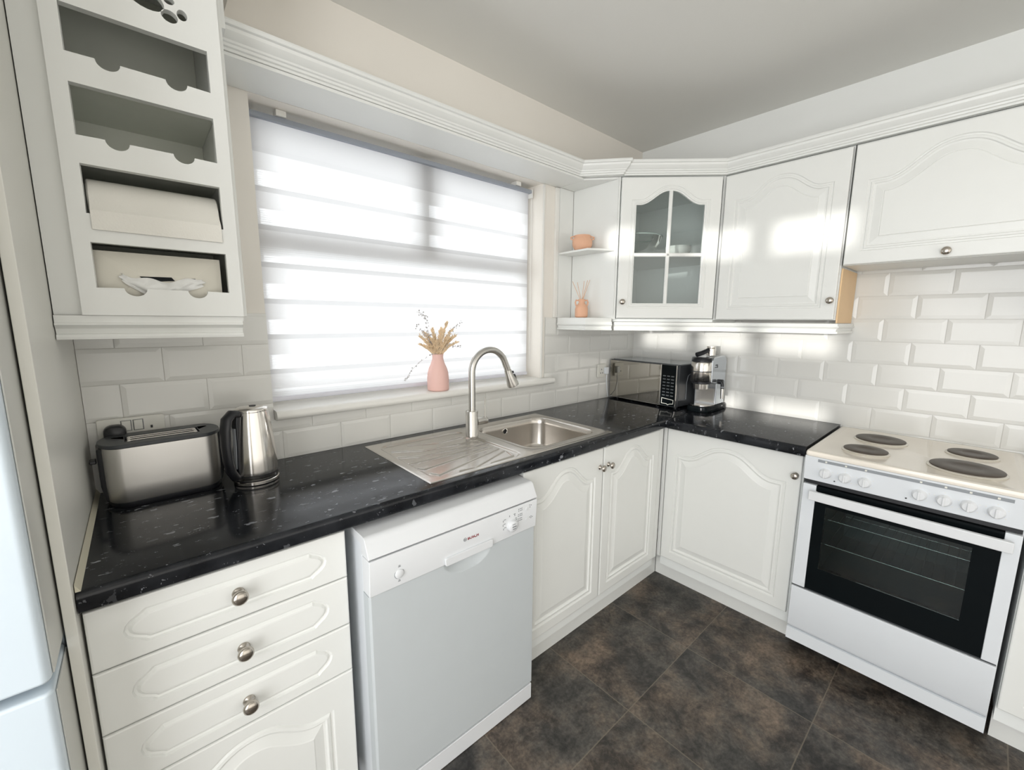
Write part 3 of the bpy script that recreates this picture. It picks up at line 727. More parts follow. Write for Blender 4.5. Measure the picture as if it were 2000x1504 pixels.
for j in range(ny):
    for i in range(nx): a = j * (nx + 1) + i; fs.append((a, a + 1, a + nx + 2, a + nx + 1))
build('drainer', MB().add(vs, fs), M['steelsink'], sink, angle=80, weld=False)
# bowl with surrounding deck
def ring(hx, hy, r, z, cx=1.440, cy=-0.308, n=8): return [(x, y, z) for x, y in rrect(cx - hx, cx + hx, cy - hy, cy + hy, r, n)]
base = rrect(1.440 - 0.2, 1.440 + 0.2, -0.308 - 0.18, -0.308 + 0.18, 0.07, 8)
def outer_map(x, y, d=0.0):
    x0, x1, y0, y1 = XM, X1 - d, Y0 + d, Y1 - d
    cx, cy = 1.44, -0.305; dx, dy = x - cx, y - cy
    t = min(((x1 - cx) / dx) if dx > 1e-9 else 1e9, ((x0 - cx) / dx) if dx < -1e-9 else 1e9, ((y1 - cy) / dy) if dy > 1e-9 else 1e9, ((y0 - cy) / dy) if dy < -1e-9 else 1e9)
    return (cx + dx * t, cy + dy * t)
def outer_ring(z, d):
    P = [outer_map(x, y, d) for x, y in base]
    # snap the nearest point to each corner
    for cxr, cyr in ((XM, Y0 + d), (X1 - d, Y0 + d), (X1 - d, Y1 - d), (XM, Y1 - d)):
        k = min(range(len(P)), key=lambda i: (P[i][0] - cxr) ** 2 + (P[i][1] - cyr) ** 2); P[k] = (cxr, cyr)
    return [(x, y, z) for x, y in P]
bw = MB()
bw.loft([outer_ring(ZS, 0.0), outer_ring(ZS + 0.0022, 0.004), ring(0.228, 0.216, 0.070, ZS + 0.0022), ring(0.224, 0.212, 0.068, ZS - 0.0002 + 0.0004), ring(0.214, 0.200, 0.066, ZS + 0.0003), ring(0.210, 0.196, 0.066, ZS + 0.0012),
         ring(0.205, 0.191, 0.064, ZS - 0.004), ring(0.202, 0.188, 0.062, ZS - 0.03), ring(0.196, 0.182, 0.062, ZS - 0.130), ring(0.190, 0.176, 0.062, ZS - 0.145), ring(0.175, 0.161, 0.055, ZS - 0.152), ring(0.06, 0.05, 0.03, ZS - 0.156), ring(0.03, 0.03, 0.0298, ZS - 0.157)], True, False, True)
build('bowl', bw, M['steelsink'], sink, angle=80)
build('waste', MB().lathe([(0.034, 0.0), (0.034, 0.002), (0.028, 0.003), (0.024, 0.0005), (0.001, 0.0)], 24, c=(1.44, -0.308, ZS - 0.1565)), M['chrome'], sink)
ov = MB().lathe([(0.0155, -0.001), (0.0155, 0.002), (0.0125, 0.003), (0.0110, 0.0012)], 24, axis='y', c=(1.415, -0.1215, 0.872), cap1=False)
build('overflow', ov, M['chrome'], sink); build('overflow_hole', MB().lathe([(0.0110, 0.0), (0.0110, 0.0022), (0.0001, 0.0022)], 20, axis='y', c=(1.415, -0.1215, 0.872)), M['black'], sink)

# tap
tp = thing('mixer_tap', 'brushed steel pull-out mixer tap with tall curved spout', 'tap', (1.163, -0.200, 0.9128))
build('body', MB().lathe([(0.027, 0), (0.027, 0.004), (0.0262, 0.006), (0.0262, 0.107), (0.0245, 0.110), (0.017, 0.1105)], 32), M['steel'], tp)
cx_, cz_, rr_ = 0.096, 0.270, 0.094
path = [(0.002, 0, 0.105), (0.002, 0, 0.16), (0.002, 0, 0.22)]
path += [(cx_ - rr_ * math.cos(a), 0, cz_ + rr_ * math.sin(a)) for a in [math.radians(t) for t in range(0, 160, 6)]]
path += [(0.196, 0, 0.280), (0.2005, 0, 0.268)]
build('spout', MB().tube(path, 0.0145, 20), M['steel'], tp, angle=60)
hp = [(0.2005, 0, 0.268), (0.2095, -0.001, 0.246), (0.2275, -0.002, 0.208), (0.2325, -0.0025, 0.1965)]
hd = build('spray_head', MB().tube(hp, [0.0160, 0.0185, 0.0265, 0.0265], 24), M['steel'], tp, angle=40)
dv = Vector((0.38, 0, -0.9)).normalized(); out = Vector((0.9, -0.25, 0.38)).normalized()
def pad(c, l, w, t):
    m = MB(); a = dv * l; b_ = out.cross(dv).normalized() * w; o_ = out * t; c = Vector(c)
    vs_ = [c + s1 * a + s2 * b_ + k * o_ for k in (0, 1) for s1, s2 in ((-1, -1), (1, -1), (1, 1), (-1, 1))]
    return m.add(vs_, [(0, 3, 2, 1), (4, 5, 6, 7), (0, 1, 5, 4), (1, 2, 6, 5), (2, 3, 7, 6), (3, 0, 4, 7)])
build('spray_button', pad((0.2355, -0.005, 0.234), 0.014, 0.006, 0.008), M['black'], hd, bevel=0.002)
build('spray_button', pad((0.2235, -0.005, 0.258), 0.005, 0.005, 0.007), M['black'], hd, bevel=0.002)
build('nozzle', MB().lathe([(0.0185, 0.0), (0.0185, -0.002)], 20, c=(0, 0, 0)).xform(Matrix.Translation((0.2330, -0.0025, 0.1955)) @ dv.to_track_quat('-Z', 'Y').to_matrix().to_4x4()), M['dgrey'], hd)
lv = build('lever_hub', MB().lathe([(0.0165, 0.0), (0.0165, 0.052), (0.015, 0.0545), (0.001, 0.055)], 24, axis='x', c=(0.024, 0, 0.058)), M['steel'], tp)
build('lever', MB().tube([(0.070, 0, 0.070), (0.072, 0.001, 0.10), (0.073, 0.002, 0.160)], 0.0028, 10), M['steel'], lv)

# ================================================================ WALL CABINETS ON THE RIGHT
# open corner shelf unit
UB, UT = 1.412, 2.111
XA = 1.998
su = thing('shelf_unit', 'open white corner shelf unit between the window and glass cupboard', 'shelf', (0, 0, 0))
SH = [(1.887, -0.015), (1.874, -0.222), (1.995, -0.298), (1.9965, -0.298), (1.9965, -0.015)]
build('back_panel', B(1.887, 1.9965, -0.0145, -0.0125, 1.4195, UT - 0.0105), M['cab'], su)
build('back_panel', B(1.8855, 1.9965, -0.0120, -0.0010, 1.4205, UT - 0.0105), M['cab'], su)
build('shelf', MB().prism(SH, 1.757, 1.767, 'z'), M['cab'], su, bevel=0.001)
build('top_shelf', MB().prism([(1.8855, -0.015), (1.8855, -0.172), (1.995, -0.300), (1.9965, -0.300), (1.9965, -0.015)], 2.1015, 2.1108, 'z'), M['cab'], su, bevel=0.001)
build('bottom_shelf', MB().prism(SH, 1.396, 1.419, 'z'), M['cab'], su, bevel=0.001)
PELR = [(0.0, 1.398), (0.0, 1.388), (0.004, 1.3875), (0.006, 1.383), (-0.003, 1.375), (-0.006, 1.366), (-0.001, 1.3645), (0.002, 1.360), (0.001, 1.355), (-0.02, 1.355), (-0.02, 1.398)]
build('light_pelmet', MB().sweep([(1.888, -0.015), (1.874, -0.222), (1.996, -0.300)], PELR), M['cab'], su, angle=25)

# glass-door diagonal corner cupboard
A = Vector((2.000, -0.305)); Bp = Vector((2.374, -0.668)); dlen = (Bp - A).length; rotd = math.atan2((Bp - A).y, (Bp - A).x)
gc = thing('glass_cupboard', 'white diagonal corner cupboard with arched glazed door', 'cupboard', (A.x, A.y, UB), rotd)
inv = (Matrix.Translation((A.x, A.y, UB)) @ Matrix.Rotation(rotd, 4, 'Z')).inverted()
def gcb(name, mb, mat, **k):
    mb.xform(inv); return build(name, mb, mat, gc, **k)
inner = [(2.0175, -0.0155), (2.0175, -0.318), (2.365, -0.658), (W - 0.016, -0.658), (W - 0.016, -0.0155)]
gcb('side_panel', B(1.998, 2.016, -0.304, -0.015, UB, UT), M['cab'], bevel=0.001)
gcb('side_panel', B(2.380, W - 0.011, -0.672, -0.660, UB, UT), M['cab'])
gcb('back_panel', MB().box(2.0165, W - 0.016, -0.0152, -0.0125, UB, UT).box(W - 0.0158, W - 0.0125, -0.658, -0.0155, UB, UT), M['cab_in'])
gcb('bottom_panel', MB().prism(inner, UB - 0.012, UB + 0.004, 'z'), M['cab_in'])
gcb('top_panel', MB().prism(inner, UT - 0.016, UT, 'z'), M['cab_in'])
inner2 = [(2.0175, -0.0165), (2.0175, -0.300), (2.385, -0.655), (W - 0.017, -0.655), (W - 0.017, -0.0165)]
gcb('shelf', MB().prism(inner2, 1.733, 1.747, 'z'), M['cab_in'])
FT = 0.021
build('edge_post', B(0.0, 0.009, -0.003, 0.018, 0, UT - UB), M['cab'], gc, bevel=0.001)
build('edge_post', B(dlen - 0.012, dlen - 0.001, -0.003, 0.018, 0, UT - UB), M['cab'], gc, bevel=0.001)
w, h = dlen - 0.034, UT - UB - 0.014
P, Q = arch_outline(w, h, 0.052, 0.052, 0.052, 0.038, 0.066)
gd = routed('door', w, h, P, Q, [(0.0, 0.0), (0.003, -0.0035), (0.007, -0.0035), (0.010, -0.0008), (0.016, -0.0008), (0.019, -0.0042), (0.024, -0.006)], M['cab'], gc, (0.012, -FT, 0.006), opening=True)
add_knob(gd, (0.022, 0, 0.082), 0.0145)
op = P(0.0225)
build('glass_pane', MB().prism(op, 0.0135, 0.0165, 'y'), M['cabglass'], gd, smooth=False)
cxm = w / 2; zb = 0.317
ztop = max(z for x, z in op)
gb = MB()
def bar(mb_, x0, x1, z0, z1):
    mb_.loft([[(x0, 0.013, z0), (x1, 0.013, z0), (x1, 0.013, z1), (x0, 0.013, z1)], [(x0, 0.008, z0), (x1, 0.008, z0), (x1, 0.008, z1), (x0, 0.008, z1)],
              [(x0 + (0.004 if x1 - x0 < z1 - z0 else 0), 0.004, z0 + (0.004 if x1 - x0 > z1 - z0 else 0)), (x1 - (0.004 if x1 - x0 < z1 - z0 else 0), 0.004, z0 + (0.004 if x1 - x0 > z1 - z0 else 0)),
               (x1 - (0.004 if x1 - x0 < z1 - z0 else 0), 0.004, z1 - (0.004 if x1 - x0 > z1 - z0 else 0)), (x0 + (0.004 if x1 - x0 < z1 - z0 else 0), 0.004, z1 - (0.004 if x1 - x0 > z1 - z0 else 0))]])
bar(gb, cxm - 0.009, cxm + 0.009, 0.076, ztop - 0.001)
build('glazing_bar', gb, M['cab'], gd, smooth=False)
gb = MB(); bar(gb, 0.0755, w - 0.0755, zb - 0.009, zb + 0.009); build('glazing_bar', gb, M['cab'], gd, smooth=False)

# bowls inside
gbowl = thing('glass_bowl', 'large clear glass mixing bowl inside the glazed cupboard', 'bowl', (2.215, -0.285, 1.7475))
build('bowl', MB().lathe([(0.001, 0.001), (0.045, 0), (0.06, 0.002), (0.095, 0.03), (0.122, 0.075), (0.128, 0.098), (0.131, 0.100)], 40, cap0=False, cap1=False), M['bowlglass'], gbowl, angle=60)
build('rim', MB().tube([(0.131 * math.cos(2 * PI * i / 40), 0.131 * math.sin(2 * PI * i / 40), 0.103) for i in range(41)], 0.0032, 8, caps=False), simple('bowl_rim_glass', (0.42, 0.47, 0.45), 0.2), gbowl, angle=60)
wbowl = thing('white_bowl', 'small white bowl to the right of the glass bowl in the cupboard', 'bowl', (2.405, -0.425, 1.7475))
build('bowl', MB().lathe([(0.03, 0), (0.034, 0.004), (0.055, 0.018), (0.066, 0.040), (0.068, 0.060), (0.065, 0.060), (0.062, 0.040), (0.05, 0.02), (0.001, 0.010)], 32, cap1=False), M['bowlw'], wbowl, angle=60)

# plain wall cupboard
def wall_unit(name, label, y0, y1, z0, rise, knob, mt=0.045, wood=False):
    t = thing(name, label, 'cupboard', (2.374, y0, z0), -PI / 2)
    w, h = y0 - y1, UT - z0
    build('carcass', B(0.0, w, 0.0, 0.286, 0.001, h - 0.001), M['cab'], t, bevel=0.001)
    P, Q = arch_outline(w - 0.006, h - 0.012, 0.050, 0.050, 0.050, mt, rise)
    d = routed('door', w - 0.006, h - 0.012, P, Q, WALL_RINGS, M['cab'], t, (0.003, -0.0205, 0.003))
    add_knob(d, knob, 0.0145)
    return t
wc = wall_unit('wall_cupboard', 'tall white wall cupboard with arched door right of the glazed one', -0.674, -1.1715, UB, 0.075, (0.476, 0, 0.080))
build('wood_side', MB().box(0.4982, 0.5035, 0.012, 0.286, -0.012, 0.2165), M['wood'], wc, label='bare peach-coloured wooden side')
hc = wall_unit('hood_cupboard', 'short wide white wall cupboard above the cooker with arched door', -1.1765, -1.775, 1.636, 0.095, (0.300, 0, 0.022))
wc2 = wall_unit('wall_cupboard', 'white wall cupboard beyond the hood cupboard, outside the right edge', -1.777, -2.25, UB, 0.075, (0.04, 0, 0.080))
# continuous mouldings
tag(build('light_pelmet', MB().sweep([(2.000, -0.312), (2.365, -0.668), (2.365, -1.179), (2.655, -1.179)], [(o + 0.008, z) for o, z in PELR] ), M['cab'], angle=25), 'white moulded pelmet strip under the right wall cupboards', 'moulding')
tag(build('cornice', MB().sweep([(2.001, -0.328), (2.3575, -0.676), (2.3575, -2.25)], [(o, z) for o, z in CORN]), M['cab'], angle=20), 'white moulded cornice running along the tops of the right cupboards', 'moulding')
tag(build('cupboard_top', MB().prism([(1.886, -0.02), (1.886, -0.20), (1.99, -0.306), (2.374, -0.66), (2.374, -2.25), (W - 0.01, -2.25), (W - 0.01, -0.02)], 2.1125, 2.120, 'z'), M['cab'], smooth=False), 'flat white top board over the right wall cupboards', 'board')

# ================================================================ SHELF ORNAMENTS
pot = thing('round_pot', 'squat peach terracotta pot with two tiny handles on the upper shelf', 'pot', (1.918, -0.150, 1.7672))
build('pot', MB().lathe([(0.030, 0), (0.040, 0.004), (0.050, 0.022), (0.052, 0.040), (0.047, 0.060), (0.041, 0.066), (0.043, 0.074), (0.039, 0.074), (0.037, 0.066), (0.043, 0.045), (0.03, 0.01), (0.001, 0.009)], 32, cap1=False), M['peach'], pot, angle=60)
for s in (-1, 1):
    vx, vy = 0.75 * s, -0.66 * s
    build('handle', MB().tube([(vx * 0.046, vy * 0.046, 0.052), (vx * 0.060, vy * 0.060, 0.058), (vx * 0.060, vy * 0.060, 0.066), (vx * 0.043, vy * 0.043, 0.070)], 0.0040, 8), M['peach'], pot)
df_ = thing('diffuser_bottle', 'peach two-handled diffuser bottle on the lower corner shelf', 'bottle', (1.928, -0.150, 1.4194))
build('bottle', MB().lathe([(0.024, 0), (0.032, 0.003), (0.034, 0.012), (0.034, 0.048), (0.030, 0.062), (0.020, 0.072), (0.0155, 0.080), (0.0165, 0.094), (0.0175, 0.098), (0.013, 0.098), (0.012, 0.080), (0.001, 0.05)], 28, cap1=False), M['peach'], df_, angle=60)
for s in (-1, 1):
    vx, vy = 0.75 * s, -0.66 * s
    build('handle', MB().tube([(vx * 0.014, vy * 0.014, 0.090), (vx * 0.030, vy * 0.030, 0.092), (vx * 0.034, vy * 0.034, 0.080), (vx * 0.029, vy * 0.029, 0.062)], 0.0042, 8), M['peach'], df_)
RN = iter(('leftmost', 'second from left', 'middle', 'second from right', 'rightmost'))
for a, b_ in ((-0.052, 0.190), (-0.026, 0.185), (0.010, 0.192), (0.028, 0.196), (0.040, 0.198)):
    vx, vy = 0.75 * a, -0.66 * a
    base_p = Vector((1.928 - vx * 0.12, -0.150 - vy * 0.12, 1.4194 + 0.062)); tip = Vector((1.928 + vx, -0.150 + vy, 1.4194 + b_))
    tag(build('diffuser_reed', MB().tube([base_p, tip], 0.0016, 6), M['reed']), 'thin tan reed, the ' + next(RN) + ' of five in the peach diffuser bottle', 'reed', 'reeds in the diffuser bottle')

# ================================================================ VASE WITH DRIED FLOWERS
VX, VY, VZ = 1.122, -0.002, 1.0905
vz = thing('vase', 'matt pink bottle vase with dried flowers on the window sill', 'vase', (VX, VY, VZ))
build('body', MB().lathe([(0.043, 0), (0.047, 0.002), (0.048, 0.010), (0.0482, 0.055), (0.046, 0.078), (0.040, 0.100), (0.031, 0.120), (0.0255, 0.138), (0.0245, 0.150), (0.0265, 0.162), (0.0235, 0.162), (0.0215, 0.150), (0.0225, 0.135), (0.02, 0.11), (0.001, 0.10)], 40, cap1=False), M['pink'], vz, angle=60)
def leaf(mb_, p, d, l, w_, up=Vector((0, -1, 0))):
    d = d.normalized(); s = d.cross(up); s = s.normalized() if s.length > 1e-4 else Vector((1, 0, 0)); n = s.cross(d).normalized()
    m_ = p + d * l * 0.5
    vs_ = [p, m_ + s * w_, p + d * l, m_ - s * w_, m_ + n * w_ * 0.6, m_ - n * w_ * 0.6]
    mb_.add(vs_, [(0, 1, 4), (1, 2, 4), (2, 3, 4), (3, 0, 4), (1, 0, 5), (2, 1, 5), (3, 2, 5), (0, 3, 5)])
rg = random.Random(3)
def plume(dx, dy, dz_, bend=0.0):
    # a stem with spikelets along its upper part, local to the vase mouth
    mb_ = MB(); p0 = Vector((0, 0, -0.045)); tip = Vector((dx, dy, dz_)); pts = []
    q0 = Vector((0.30 * dx * 0.4, 0.3 * dy * 0.4, 0.0))
    for i in range(15):
        t = i / 14; p = p0 * (1 - t) ** 2 + Vector((dx * 0.12, dy * 0.12, dz_ * 0.32)) * 2 * t * (1 - t) + tip * t * t
        pts.append(p)
    mb_.tube(pts, 0.0009, 5)
    for i in range(5, 15):
        t = pts[i] - pts[i - 1]
        for k in range(13):
            a = rg.uniform(0, 2 * PI); side = Vector((math.cos(a), math.sin(a) * 0.8, rg.uniform(-0.2, 0.3)))
            base_ = pts[i - 1].lerp(pts[i], rg.random())
            leaf(mb_, base_, t.normalized() * 1.2 + side * rg.uniform(0.5, 1.1), rg.uniform(0.013, 0.023), 0.0027)
    return mb_
mz = VZ + 0.160
tips = [(0.040, -0.005, 0.128), (0.062, 0.0, 0.094), (0.080, 0.01, 0.070), (0.074, -0.01, 0.045), (-0.020, 0.0, 0.100), (-0.048, 0.01, 0.085), (-0.072, -0.01, 0.072), (-0.062, 0.01, 0.040), (0.010, -0.02, 0.082), (-0.030, -0.02, 0.060), (0.035, -0.02, 0.064), (0.048, -0.01, 0.034), (-0.045, -0.012, 0.028), (-0.008, 0.01, 0.070), (0.022, 0.012, 0.100), (-0.034, 0.012, 0.074), (0.058, 0.014, 0.060), (-0.012, -0.022, 0.048), (0.020, -0.024, 0.046)]
for i, (a, b_, c_) in enumerate(tips):
    o = build('dried_grass_stem', plume(a * 1.22, b_, c_ * 1.10), M['straw'], smooth=False, loc=(VX, VY, mz), weld=False)
    if i == 0: tag(o, 'tallest feathery beige dried grass stem in the pink vase', 'dried flower')
    else: tag(o, 'feathery beige dried grass stem in the full bunch of the pink vase', 'dried flower', 'beige grass stems in the vase')
def twig(ctrl, nleaf, spread, seed):
    r2_ = random.Random(seed); mb_ = MB(); C_ = [Vector((c[0] * 1.12, c[1], c[2] * 1.04)) for c in ctrl]
    pts = []
    for i in range(len(C_) - 1):
        for k in range(5): pts.append(C_[i].lerp(C_[i + 1], k / 5))
    pts.append(C_[-1]); mb_.tube(pts, 0.0008, 5)
    n = len(pts)
    for k in range(int(nleaf * 1.6)):
        i = int(n * 0.35 + (n * 0.65 - 1) * r2_.random()); b0 = pts[i]
        off = Vector((r2_.uniform(-1, 1), r2_.uniform(-0.6, 0.6), r2_.uniform(-1, 1))) * spread * (0.4 + 0.6 * i / n)
        e = b0 + off; mb_.tube([b0, e], 0.0004, 4, caps=False)
        s = r2_.uniform(0.0026, 0.0042); mb_.lathe([(0.0001, -s), (s * 0.8, -s * 0.5), (s, 0), (s * 0.8, s * 0.5), (0.0001, s)], 6, c=e)
    return mb_
tw = [([(0, 0, -0.04), (-0.012, 0, 0.03), (-0.040, 0, 0.095), (-0.048, 0, 0.150), (-0.062, 0, 0.172), (-0.090, 0, 0.178)], 22, 0.012, 'fine grey twig reaching up highest at the left of the vase'),
      ([(0, 0, -0.04), (-0.015, 0, 0.03), (-0.050, 0, 0.080), (-0.070, 0, 0.108), (-0.092, 0, 0.125)], 15, 0.011, 'fine grey twig leaning left just below the highest one'),
      ([(0, 0, -0.04), (0.014, 0, 0.03), (0.060, 0, 0.095), (0.090, 0, 0.122), (0.125, 0, 0.135)], 16, 0.014, 'fine grey twig with berries leaning up to the right in the vase'),
      ([(0, 0, -0.04), (0.012, -0.01, 0.015), (0.050, -0.01, 0.040), (0.080, -0.01, 0.030), (0.112, -0.01, 0.026)], 14, 0.010, 'short fine grey twig pointing right low over the vase shoulder'),
      ([(0, 0, -0.04), (-0.010, -0.01, 0.006), (-0.040, -0.012, 0.000), (-0.085, -0.012, -0.025), (-0.125, -0.012, -0.060), (-0.150, -0.012, -0.100)], 12, 0.006, 'long thin grey twig drooping down to the left of the vase')]
for i, (c_, n_, s_, lb) in enumerate(tw):
    tag(build('dried_twig', twig(c_, n_, s_, 11 + i), M['twig'], smooth=False, loc=(VX, VY, mz), weld=False), lb, 'dried flower')

# ================================================================ TOASTER
to = thing('toaster', 'long-slot brushed steel toaster with black top on the worktop', 'toaster', (0.154, -0.112, 0.9105), math.radians(2))
def stadium(hx, hy, e=2.6, n=48):
    P = []
    for i in range(n):
        a = 2 * PI * i / n; c, s = math.cos(a), math.sin(a)
        P.append((hx * math.copysign(abs(c) ** (2 / e), c), hy * math.copysign(abs(s) ** (2 / 2.3), s)))
    return P
def pill(hx, hy, n=14):
    P = []
    for sx in (1, -1):
        for i in range(n + 1):
            a = -PI / 2 + PI * i / n + (0 if sx > 0 else PI); P.append((sx * (hx - hy * 0.62) + hy * 0.62 * math.cos(a), hy * math.sin(a)))
    return P
def R3(P, z, k=1.0): return [(x * k, y * k, z) for x, y in P]
pb = pill(0.131, 0.072)
build('base', MB().loft([R3(pb, 0.0, 0.93), R3(pb, 0.003, 0.95), R3(pb, 0.014, 0.95)]), M['black'], to, angle=40)
build('steel_body', MB().loft([R3(pb, 0.0142, 0.955), R3(pb, 0.018, 0.98), R3(pb, 0.060, 1.0), R3(pb, 0.150, 1.0), R3(pb, 0.160, 0.995)]), M['steeltoast'], to, angle=40)
build('end_cap', MB().loft([[(0.118, -0.040, z) if k == 0 else (0.134 + b_, -0.036, z) if k == 1 else (0.136 + b_, 0.040, z) if k == 2 else (0.118, 0.048, z) for k in range(4)] for z, b_ in ((0.016, -0.006), (0.06, 0), (0.16, 0))]), M['black'], to, bevel=0.006)
build('end_cap', MB().loft([[(-0.118, -0.040, z) if k == 0 else (-0.134 - b_, -0.036, z) if k == 1 else (-0.136 - b_, 0.040, z) if k == 2 else (-0.118, 0.048, z) for k in range(4)] for z, b_ in ((0.016, -0.006), (0.06, 0), (0.16, 0))]), M['black'], to, bevel=0.006)
topm = MB()
sl1 = [(-0.078, -0.038), (0.082, -0.038), (0.082, 0.030), (-0.078, 0.030)]
tm = MB().holed([(x * 1.01, y * 1.01) for x, y in pb], [sl1], 0.0, 1.0)
tm.v = [(v[0], v[2], 0.1605 + 0.010 * v[1]) for v in tm.v]
build('top_cover', tm, M['dgrey'], to, bevel=0.002)
wellm = MB().box(-0.078, 0.082, -0.038, 0.030, 0.1607, 0.1615)
build('slot_well', wellm, M['black'], to)
rackm = MB()
for y in (-0.030, -0.007, 0.014): rackm.box(-0.072, 0.076, y, y + 0.006, 0.164, 0.1715)
for x in (-0.074, 0.070): rackm.box(x, x + 0.008, -0.031, 0.021, 0.164, 0.1705)
build('warming_rack', rackm, M['chrome'], to, bevel=0.0015)
build('lever', MB().box(-0.150, -0.136, -0.022, 0.006, 0.118, 0.128), M['black'], to, bevel=0.003)
build('side_latch', MB().box(0.1365, 0.149, -0.006, 0.006, 0.128, 0.138), M['black'], to, bevel=0.002)

# ================================================================ KETTLE
kt = thing('kettle', 'tapered brushed steel kettle with black handle beside the toaster', 'kettle', (0.365, -0.170, 0.9105))
build('power_base', MB().lathe([(0.058, 0), (0.0605, 0.002), (0.0605, 0.009), (0.058, 0.0108)], 40), M['chrome'], kt)
build('base_ring', MB().lathe([(0.0575, 0.011), (0.0585, 0.012), (0.0585, 0.0145), (0.0575, 0.0155)], 40), M['black'], kt)
build('body', MB().lathe([(0.0585, 0.0157), (0.0595, 0.017), (0.0594, 0.040), (0.0575, 0.085), (0.0530, 0.145), (0.0475, 0.195), (0.0445, 0.212), (0.0435, 0.2175)], 48), M['chrome'], kt, angle=60)
build('body_ring', MB().lathe([(0.0599, 0.0262), (0.0606, 0.027), (0.0606, 0.0285), (0.0599, 0.0292)], 48, cap0=False, cap1=False), M['black'], kt)
build('lid', MB().lathe([(0.0435, 0.2178), (0.0440, 0.222), (0.0420, 0.2275), (0.030, 0.2310), (0.001, 0.2320)], 40), M['chrome'], kt, angle=60)
build('lid_button', MB().lathe([(0.009, 0.232), (0.009, 0.2335), (0.001, 0.234)], 20, c=(0.004, 0, 0)), M['black'], kt)
sp_ = MB().loft([[(0.036, -0.016, 0.203), (0.036, 0.016, 0.203), (0.036, 0.020, 0.2215), (0.036, -0.020, 0.2215)], [(0.056, -0.005, 0.213), (0.056, 0.005, 0.213), (0.060, 0.008, 0.2215), (0.060, -0.008, 0.2215)]])
sp_.xform(Matrix.Rotation(math.radians(40), 4, 'Z')); build('spout', sp_, M['chrome'], kt, bevel=0.003)
ha = math.radians(208); hx, hy = math.cos(ha), math.sin(ha)
hpth = [(0.044, 0.214), (0.062, 0.219), (0.078, 0.205), (0.084, 0.175), (0.086, 0.130), (0.084, 0.085), (0.078, 0.050), (0.066, 0.028), (0.056, 0.030)]
hb = MB(); rings = []
hw = [0.014, 0.017, 0.018, 0.018, 0.017, 0.017, 0.017, 0.016, 0.013]
pp = [Vector((r * hx, r * hy, z)) for r, z in hpth]; sd_ = Vector((-hy, hx, 0))
for i, p in enumerate(pp):
    t = (pp[min(i + 1, len(pp) - 1)] - pp[max(i - 1, 0)]).normalized(); n = sd_.cross(t).normalized()
    rings.append([p + sd_ * hw[i] * math.cos(a) + n * 0.0120 * math.sin(a) for a in [2 * PI * k / 16 for k in range(16)]])
hb.loft(rings); hd_ = build('handle', hb, M['black'], kt, angle=60)
hb2 = MB(); rings = []
for r0, r1, z in ((0.053, 0.058, 0.035), (0.049, 0.060, 0.06), (0.046, 0.056, 0.12), (0.042, 0.055, 0.19), (0.038, 0.052, 0.214)):
    rings.append([(r * hx - s * hy, r * hy + s * hx, z) for r, s in ((r0, -0.011), (r1 + 0.003, -0.011), (r1 + 0.003, 0.011), (r0, 0.011))])
hb2.loft(rings); build('handle_mount', hb2, M['black'], kt, bevel=0.003)
gz = MB()
rings = [[((r) * hx - s * hy, (r) * hy + s * hx, z) for s in (-0.006, 0.006)] + [((r + 0.002) * hx - s * hy, (r + 0.002) * hy + s * hx, z) for s in (0.006, -0.006)] for r, z in ((0.0635, 0.055), (0.0592, 0.12), (0.0585, 0.175))]
gz.loft(rings); build('water_gauge', gz, M['mgrey'], hd_)

# ================================================================ SOCKETS
def socket_plate(name, label, x0, x1, z0, z1):
    t = thing(name, label, 'socket', ((x0 + x1) / 2, -0.0105, (z0 + z1) / 2))
    hw_, hh = (x1 - x0) / 2, (z1 - z0) / 2
    build('face_plate', MB().prism(rrect(-hw_, hw_, -hh, hh, 0.006, 4), -0.010, 0.0, 'y'), M['socket'], t, bevel=0.002)
    return t, hw_, hh
s1, hw_, hh = socket_plate('double_socket', 'cream double wall socket behind the toaster', 0.020, 0.166, 1.035, 1.121)
for x in (-0.0125, 0.0135):
    build('rocker_switch', B(x - 0.0095, x + 0.0095, -0.0135, -0.0102, 0.006, 0.034), M['socket'], s1, bevel=0.002)
    build('switch_outline', MB().holed([(x - 0.0115, 0.0045), (x + 0.0115, 0.0045), (x + 0.0115, 0.0355), (x - 0.0115, 0.0355)], [[(x - 0.0098, 0.0058), (x + 0.0098, 0.0058), (x + 0.0098, 0.0342), (x - 0.0098, 0.0342)]], -0.0106, -0.0101), M['ink'], s1, smooth=False)
for x, z in ((0.042, 0.010), (0.031, -0.010), (0.053, -0.010)):
    build('pin_hole', B(x - 0.0025, x + 0.0025, -0.0106, -0.0101, z - 0.004, z + 0.004), M['black'], s1, smooth=False)
plug = MB().loft([[(x, y, z) for x, z in rrect(-0.024 * k, 0.024 * k, -0.024 * k, 0.026 * k, 0.019 * k, 6)] for y, k in ((0.0, 0.92), (-0.004, 1.0), (-0.026, 0.96), (-0.030, 0.82))])
pg = build('plug', plug, M['black'], loc=(0.056, -0.0215, 1.080), angle=50); tag(pg, 'black plug pushed into the left side of the cream double socket', 'plug')
s2, hw_, hh = socket_plate('single_socket', 'white wall socket beside the microwave with a plug in it', 2.268, 2.350, 1.050, 1.134)
for x, z in ((-0.006, 0.008), (-0.016, -0.014), (0.004, -0.014)):
    build('pin_hole', B(x - 0.003, x + 0.003, -0.0106, -0.0101, z - 0.004, z + 0.004), M['ink'], s2, smooth=False)
tag(build('plug', MB().loft([[(x, y, z) for x, z in rrect(-0.013, 0.013, -0.022, 0.022, 0.006, 4)] for y in (0, -0.022)]).xform(Matrix.Translation((2.336, -0.0215, 1.092))), M['appl'], bevel=0.003), 'white plug in the socket next to the microwave', 'plug')
